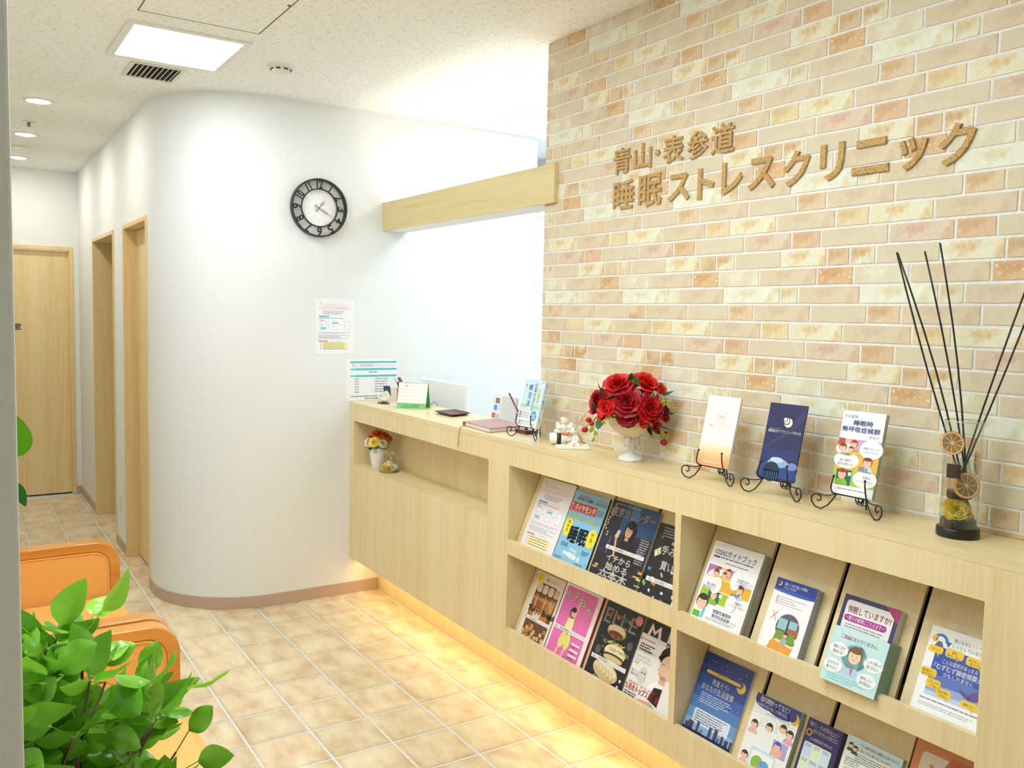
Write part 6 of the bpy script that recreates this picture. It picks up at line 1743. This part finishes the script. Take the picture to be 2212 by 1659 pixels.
# money tray
tr = [Vector((.676, -.018, CT)), Vector((.862, -.022, CT)), Vector((.822, .106, CT)), Vector((.652, .112, CT))]
ctr = sum(tr, Vector()) / 4
t = thing('coin_tray', 'shallow dark brown coin tray on the counter', 'tray', ctr)
M_TRAY = flat('#5c3a34', 0.35)
mb = MB(); inn = [ctr + (q - ctr) * .72 for q in tr]
up = lambda L, z: [q + Vector((0, 0, z)) for q in L]
vs_ = up(inn, .0004) + up(tr, .013) + up([ctr + (q - ctr) * .93 for q in tr], .0135) + up([ctr + (q - ctr) * .70 for q in tr], .0035)
mb.add(vs_, [(3, 2, 1, 0)] + [(i, (i + 1) % 4, 4 + (i + 1) % 4, 4 + i) for i in range(4)] + [(4 + i, 4 + (i + 1) % 4, 8 + (i + 1) % 4, 8 + i) for i in range(4)] + [(8 + i, 8 + (i + 1) % 4, 12 + (i + 1) % 4, 12 + i) for i in range(4)])
part('rim', mb, M_TRAY, t)
part('mat', MB().prism(up([ctr + (q - ctr) * .70 for q in tr], .0035), (0, 0, .0008)), flat('#7a4f48', 0.6), t)

# guest book
al = [Vector((1.142, -.118, CT)), Vector((1.392, -.140, CT)), Vector((1.372, .052, CT)), Vector((1.108, .078, CT))]
ctr = sum(al, Vector()) / 4
t = thing('guest_book', 'dusty pink bound book lying on the counter with a ribbon hanging down', 'book', ctr)
M_COV = flat('#b58a88', 0.45)
part('bottom_cover', MB().prism(up(al, .0004), (0, 0, .002)), M_COV, t)
part('pages', MB().prism(up([ctr + (q - ctr) * .965 for q in al], .0024), (0, 0, .0145)), flat('#efe6d4', 0.7), t)
part('top_cover', MB().prism(up(al, .0170), (0, 0, .0022)), M_COV, t)
part('spine', MB().tube([al[0] + Vector((0, 0, .0098)), al[3] + Vector((0, 0, .0098))], .0092, 10), flat('#8c5c58', 0.45), t, True)
part('ribbon', MB().tube([Vector((1.150, -.120, CT + .006)), Vector((1.200, -.168, CT + .0025)), Vector((1.204, -.1735, CT + .0005)), Vector((1.196, -.1735, CT - .03)), Vector((1.190, -.1735, CT - .082))], .0011, 6), flat('#8c6a44', 0.6), t, True)

# card payment sign
a = Vector((.985, .118, CT + .0006)); b = Vector((1.190, .122, CT + .0006))
t = thing('card_payment_sign', 'clear stand with card payment logos on the counter', 'sign', (a + b) / 2)
part('panel', MB().prism([a, b, b + Vector((0, .012, .118)), a + Vector((0, .012, .118))], (0, .003, 0)), flat('#eef0f0', 0.3), t)
part('foot', MB().prism([a, b, b + Vector((0, .028, 0)), a + Vector((0, .028, 0))], (0, 0, .002)), flat('#e6eaea', 0.2), t)
p = Print(a + Vector((0, .012, .118)) + Vector((0, -.0004, 0)), (1, 0, 0), (0, .1, 1), .205, .1185, (0, -1, .1))
for k, c_ in enumerate(('#2a5aa8', '#c8303c', '#2f8a4a')): p.rrect(.13 + .055 * k, .14, .175 + .055 * k, .34, c_, 2, .3)
for k in range(3): p.text('JCB'[k], .152 + .055 * k, .28, .12, '#f4f4f4', 3, 'C', bold=.02)
p.rect(.07, .42, .20, .62, '#3fa8e0', 2).rect(.24, .42, .36, .62, '#e8eaea', 2)
p.rect(.02, .74, .16, .92, '#c8502c', 2).circ(.07, .83, .035, '#d83a2c', 3).circ(.115, .83, .035, '#e8b04c', 3).rect(.20, .74, .33, .92, '#e4e4e2', 2).rect(.22, .80, .31, .82, '#5a6068', 3).rect(.22, .86, .31, .88, '#8a6a4c', 3)
p.rect(.40, .05, .985, .98, '#d9dcde', 1)
p.done(t, 'printed_logos')

# pen stand
PB = Vector((1.468, -0.010, CT))
t = thing('pen_stand', 'dark red pen standing in its block behind the paperback', 'pen stand', PB)
M_PEN = flat('#6a2f2c', 0.3)
part('block', MB().prism([PB + Vector((-.055, -.022, .0004)), PB + Vector((.030, -.022, .0004)), PB + Vector((.030, .022, .0004)), PB + Vector((-.055, .022, .0004))], (0, 0, .016)), M_PEN, t, bevel=.003)
part('socket', MB().lathe([(.007, .016), (.008, .02), (.006, .024)], PB, 14), M_PEN, t, True)
part('pen', MB().tube([PB + Vector((0, 0, .020)), PB + Vector((-.06, .004, .075)), PB + Vector((-.150, .010, .152))], [.003, .0048, .0042], 10), flat('#7c3a34', 0.3), t, True)

# --- niche: potted flowers and glass dome
NZ = 0.722
NP = Vector((.205, -.100, NZ))
t = thing('potted_flowers', 'white pot of orange, yellow and cream flowers in the desk niche', 'flower arrangement', NP)
part('pot', MB().lathe([(.026, .0004), (.028, .003), (.038, .05), (.044, .090), (.0455, .112), (.043, .112), (.040, .09), (.0001, .07)], NP, 36), flat('#f3f0e8', 0.35), t, True)
NR = [rose_mesh(mottled('orange_petal', '#e2571c', '#f07a30', 6, .5), 11), rose_mesh(mottled('yellow_petal', '', ''), 12), rose_mesh(mottled('cream_petal', '#f0e6c4', '#f8f2dc', 6, .5), 13), rose_mesh(mottled('peach_petal', '#e89a6a', '#f0b488', 6, .5), 14), rose_mesh(mottled('amber_petal', '#e8a020', '#f4bc3c', 6, .5), 15)]
def nq(u, z, d=0.0): return NP + RH * u + VH * d + Vector((0, 0, z))
for u, z, d, r, k in ((-.012, .148, .050, .024, 1), (.034, .142, .045, .022, 2), (.000, .185, .010, .030, 0), (.040, .175, .010, .027, 0), (-.035, .168, .015, .022, 0), (.026, .163, .035, .019, 4), (.052, .150, .025, .020, 3), (-.044, .145, .030, .023, 2), (-.03, .138, .04, .018, 1), (.06, .16, -.01, .02, 0)):
    pos = nq(u, z, d); place('flower', NR[k], t, pos, pos - nq(0, .11, -.01), r, random.uniform(0, 6))
LEAF_PALE = leaf_mesh(leaf_material('pale_hydrangea', '#b9cc8c', '#dde4b8', .6), width=.5, curl=.2)
for k in range(44):
    a = 2 * PI * k / 44 + random.uniform(-.1, .1); pos = NP + Vector((.045 * math.cos(a), .042 * math.sin(a), .118 + random.uniform(-.012, .016)))
    place('leaf', LEAF_PALE if k % 4 else LEAF_DK, t, pos, Vector((math.cos(a), math.sin(a), random.uniform(-.5, .5))), random.uniform(.018, .028), random.uniform(0, 6))
GP = Vector((.318, -.086, NZ))
t = thing('flower_dome', 'small glass dome with a white blossom and a straw bow in the desk niche', 'glass dome', GP)
part('dish', MB().lathe([(.050, .0004), (.052, .004), (.050, .008), (.0001, .009)], GP, 36), flat('#8a8068', 0.3), t, True)
part('dome', MB().lathe([(.0505, .0085), (.050, .018), (.044, .040), (.032, .068), (.018, .088), (.011, .098), (.012, .106), (.009, .113), (.0001, .115)], GP, 36), glass('dome_glass', '#f6faf4'), t, True)
def gq(u, z, d=0.0): return GP + RH * u + VH * d + Vector((0, 0, z))
for u, z, d, r, k in ((-.022, .024, .018, .018, 1), (.020, .024, .018, .017, 2), (0, .022, .030, .016, 4), (-.006, .028, -.01, .024, 1), (.028, .022, -.01, .016, 2)):
    place('flower', NR[k], t, gq(u, z, d), VH + Vector((0, 0, 1)), r)
PET = leaf_mesh(flat('#f7f6ee', .4), 'petal', width=.34, curl=.15)
for k in range(6):
    a = 2 * PI * k / 6; place('petal', PET, t, gq(.002, .050, .026), RH * math.cos(a) + Vector((0, 0, math.sin(a))) + VH * .45, .020)
part('blossom_eye', MB().ell(gq(.002, .050, .029), .0045, 8, 6), flat('#f0d24a', .5), t, True)
place('leaf', LEAF_G, t, gq(-.01, .018, .034), -RH + Vector((0, 0, .3)), .018)
M_STRAW = flat('#d8c88c', .6)
for s in (-1, 1):
    for k in range(3):
        part('bow_loop', MB().tube([gq(0, .094, .012), gq(s * .016, .104 + .003 * k, .014), gq(s * .030, .101 + .002 * k, .012), gq(s * .028, .092 + .002 * k, .012), gq(0, .093, .013)], .0011, 5), M_STRAW, t, True)
for k, (uu, zz_) in enumerate(((.012, .004), (.016, .004))):
    part('straw_tie', MB().tube([gq(0, .094, .013), gq(uu, .075, .026), gq(uu + .006, .040, .042), gq(uu + .004, .006, .0525)], .0010, 5), M_STRAW, t, True)
part('straw_tie', MB().tube([gq(0, .094, .013), gq(-.018, .080, .016), gq(-.036, .045, .026), gq(-.040, .02, .030)], .0010, 5), M_STRAW, t, True)

# ------------------------------------------------------------------ sofas
M_LEATH = mottled('orange_leather', '#e9ab56', '#eeb460', 180, 0.42, bump=0.08)
M_SEATL = M_LEATH
M_SWOOD = wood('honey_wood', '#d18a34', '#bd7524', '#dd9c48', 'Y', 0.28, 0.3)
SY0, SY1 = -2.16, -1.445


def arm_outline(y0, y1, z0, z1, rad, x):
    pts = [(x, y0, z0), (x, y0, z1)]
    for k in range(9):
        a = PI / 2 * (1 - k / 8); pts.append((x, y1 - rad + rad * math.cos(a), z1 - rad + rad * math.sin(a)))
    pts.append((x, y1, z0))
    return pts


def sofa(x0, x1, label):
    t = thing('sofa', label, 'sofa', ((x0 + x1) / 2, (SY0 + SY1) / 2, 0), 'orange sofas along the left wall')
    th = 0.062
    for xa, nm in ((x0, 'arm'), (x1 - th, 'arm')):
        out = arm_outline(SY0, SY1, 0.10, 0.630, 0.085, xa); inn = arm_outline(SY0 + .03, SY1 - .036, 0.13, 0.594, 0.060, xa)
        # wooden frame as a band between the two outlines
        mb = MB(); n = len(out)
        vs = out + inn + [(xa + th, b, c) for _, b, c in out] + [(xa + th, b, c) for _, b, c in inn]
        fs = []
        for i in range(n):
            j = (i + 1) % n
            fs += [(i, j, n + j, n + i), (2 * n + i, 3 * n + i, 3 * n + j, 2 * n + j), (i, 2 * n + i, 2 * n + j, j), (n + i, n + j, 3 * n + j, 3 * n + i)]
        mb.add(vs, fs)
        a = part(nm, mb, M_SWOOD, t, 'auto', bevel=.004)
        inset = arm_outline(SY0 + .031, SY1 - .037, 0.131, 0.593, 0.059, xa + .004)
        part('arm_pad', MB().prism(inset, (th - .008, 0, 0)), M_LEATH, a)
        for xx in (xa + .003, xa + th - .003):
            loop = arm_outline(SY0 + .036, SY1 - .043, 0.136, 0.588, 0.055, xx)
            part('piping', MB().tube(loop, .0028, 6, closed=True), M_LEATH, a, True)
        for yy in (SY0 + .02, SY1 - .07):
            part('leg', MB().box(xa + .006, yy, 0, xa + th - .006, yy + .05, .0995), M_SWOOD, t)
    s0, s1 = x0 + th + .001, x1 - th - .001
    part('seat', MB().box(s0, SY0 + .12, .285, s1, SY1 - .002, .418), M_SEATL, t, bevel=.028)
    part('seat_frame', MB().box(s0, SY0 + .06, .16, s1, SY1 - .03, .284), M_SWOOD, t)
    part('backrest', MB().prism([(s0, SY0 + .115, .40), (s0, SY0 + .02, .80), (s0, SY0 + .10, .82), (s0, SY0 + .215, .42)], (s1 - s0, 0, 0)), M_LEATH, t, bevel=.03)
    return t


sofa(0.697, 1.728, 'orange leather sofa with honey wood arms, the one farther from the entrance')
sofa(1.752, 2.783, 'orange leather sofa with honey wood arms, half hidden by the leafy plant')

# ------------------------------------------------------------------ plants
FP = Vector((3.03, -1.97, 0))
t = thing('potted_ficus', 'leafy green ficus in the left foreground beside the wall end', 'plant', FP)
part('pot', MB().lathe([(.105, .0005), (.115, .01), (.145, .28), (.150, .30), (.138, .30), (.132, .27), (.0001, .26)], FP, 36), flat('#e9e4d8', 0.4), t, True)
part('soil', MB().lathe([(.133, .268), (.0001, .276)], FP, 28), mottled('potting_soil', '#3a2a1c', '#5a4430', 60, .95), t)
M_BARK = mottled('ficus_bark', '#5c4630', '#7d6446', 40, .85)
R_ = random.Random(21)
LM = [leaf_mesh(leaf_material('ficus_leaf', '#4a9614', '#9cd444', .2), 'leaf', .30, .22, c_, wave=w_) for c_, w_ in ((.10, .10), (.28, .08), (-.06, .14), (.40, .05))]
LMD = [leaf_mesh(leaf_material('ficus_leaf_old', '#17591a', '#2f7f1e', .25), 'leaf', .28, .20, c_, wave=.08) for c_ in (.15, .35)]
bm = MB()
CRN = Vector((3.035, -1.885, .675)); RX, RY, RZ = .215, .245, .40
tips = []
for k in range(5):
    a = 2 * PI * k / 5 + .4; b0 = FP + Vector((.03 * math.cos(a), .03 * math.sin(a), .27)); b1 = FP + Vector((.05 * math.cos(a), .05 * math.sin(a), .55)) + Vector((-.02, .02, 0))
    bm.tube([b0, (b0 + b1) / 2 + Vector((.01, -.01, 0)), b1], [.013, .010, .008], 8)
    for j in range(11):
        th_ = a + R_.uniform(-1.2, 1.2); el = R_.uniform(-.1, 1.5)
        d = Vector((RX * math.cos(th_) * math.cos(el), RY * math.sin(th_) * math.cos(el), RZ * math.sin(el)))
        e_ = CRN + d * R_.uniform(.78, .98)
        m1 = b1.lerp(e_, .5) + Vector((R_.uniform(-.03, .03), R_.uniform(-.03, .03), .03))
        bm.tube([b1, m1, e_], [.006, .0038, .0016], 6)
        tips += [(b1.lerp(m1, .6), d), (m1, d), (m1.lerp(e_, .35), d), (m1.lerp(e_, .7), d), (e_, d)]
part('branches', bm, M_BARK, t, True)
nl = 0
tw = MB(); inner = MB()
while nl < 900:
    p0, d = R_.choice(tips)
    dr = (d.normalized() * .45 + Vector((R_.uniform(-1, 1), R_.uniform(-1, 1), R_.uniform(-.6, .8)))).normalized()
    st = p0 + dr * R_.uniform(.010, .045)
    if st.x > 3.27 or st.x < 2.84 or st.y < YL + .06: continue
    fr_ = (st - CRN); q = (fr_.x / RX) ** 2 + (fr_.y / RY) ** 2 + (fr_.z / RZ) ** 2
    tw.tube([p0, st], .0009, 4, caps=False)
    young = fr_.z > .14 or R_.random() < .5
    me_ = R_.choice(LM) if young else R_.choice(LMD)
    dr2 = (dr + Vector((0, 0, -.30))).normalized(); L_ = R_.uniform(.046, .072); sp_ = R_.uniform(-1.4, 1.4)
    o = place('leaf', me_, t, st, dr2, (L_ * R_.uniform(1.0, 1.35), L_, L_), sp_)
    o['q'] = q
    nl += 1
# the outer 290 leaves stay single parts, the hidden inner ones are joined
lv = sorted([c for c in t.children if 'q' in c.keys()], key=lambda c: -((c.matrix_basis.translation + FP - CAM).normalized().dot(CAM - CRN) * -1 + c['q'] * .35))
for k, c in enumerate(lv):
    del c['q']
    if k >= 290:
        inner.add([c.matrix_basis @ v.co for v in c.data.vertices], [tuple(f_.vertices) for f_ in c.data.polygons], c.data.materials[0])
        bpy.data.objects.remove(c)
part('inner_leaves', inner, None, t, True, local=True, kind='stuff')
part('leaf_stalks', tw, flat('#7a9a3c', .5), t, kind='stuff')

BP = Vector((0.33, -2.02, 0))
t = thing('broad_leaf_plant', 'broad leaved potted plant peeking past the wall end by the corridor', 'plant', BP)
part('pot', MB().lathe([(.10, .0005), (.14, .26), (.145, .28), (.13, .28), (.0001, .25)], BP, 32), flat('#e4ddcf', 0.5), t, True)
part('trunk', MB().tube([BP + Vector((0, 0, .25)), BP + Vector((.01, .02, .6)), BP + Vector((0, .04, .95))], [.014, .012, .009], 10), M_BARK, t, True)
BL = leaf_mesh(leaf_material('broad_leaf', '#4a9a1c', '#6cb42c', .3), 'leaf', .34, .12, .12, nu=6, nv=10)
BLD = leaf_mesh(leaf_material('broad_leaf_dark', '#1f6a24', '#2f7f30', .3), 'leaf', .34, .12, .2, nu=6, nv=10)
for p0, d, L, me_ in ((Vector((.34, -1.775, .915)), Vector((.15, .10, 1)), .185, BL), (Vector((.35, -1.80, .82)), Vector((.1, .7, -.9)), .12, BLD), (BP + Vector((0, .04, .95)), Vector((.2, -.3, 1)), .2, BL), (BP + Vector((0, .04, .85)), Vector((.8, -.2, .6)), .2, BLD),
                      (BP + Vector((0, .03, .75)), Vector((-.7, .1, .6)), .2, BL), (BP + Vector((0, .03, .65)), Vector((.3, -.8, .3)), .18, BLD), (BP + Vector((0, .04, .9)), Vector((-.4, -.5, .8)), .2, BL), (BP + Vector((0, .02, .6)), Vector((.8, .15, .2)), .18, BLD)):
    place('leaf', me_, t, p0, d, L, 2.2)
part('leaf_stalk', MB().tube([BP + Vector((0, .04, .80)), BP + Vector((.01, .16, .86)), Vector((.34, -1.775, .915))], .004, 8), flat('#5a8a2c', .5), t, True)
part('leaf_stalk', MB().tube([BP + Vector((0, .03, .72)), BP + Vector((.01, .14, .79)), Vector((.35, -1.80, .82))], .004, 8), flat('#5a8a2c', .5), t, True)
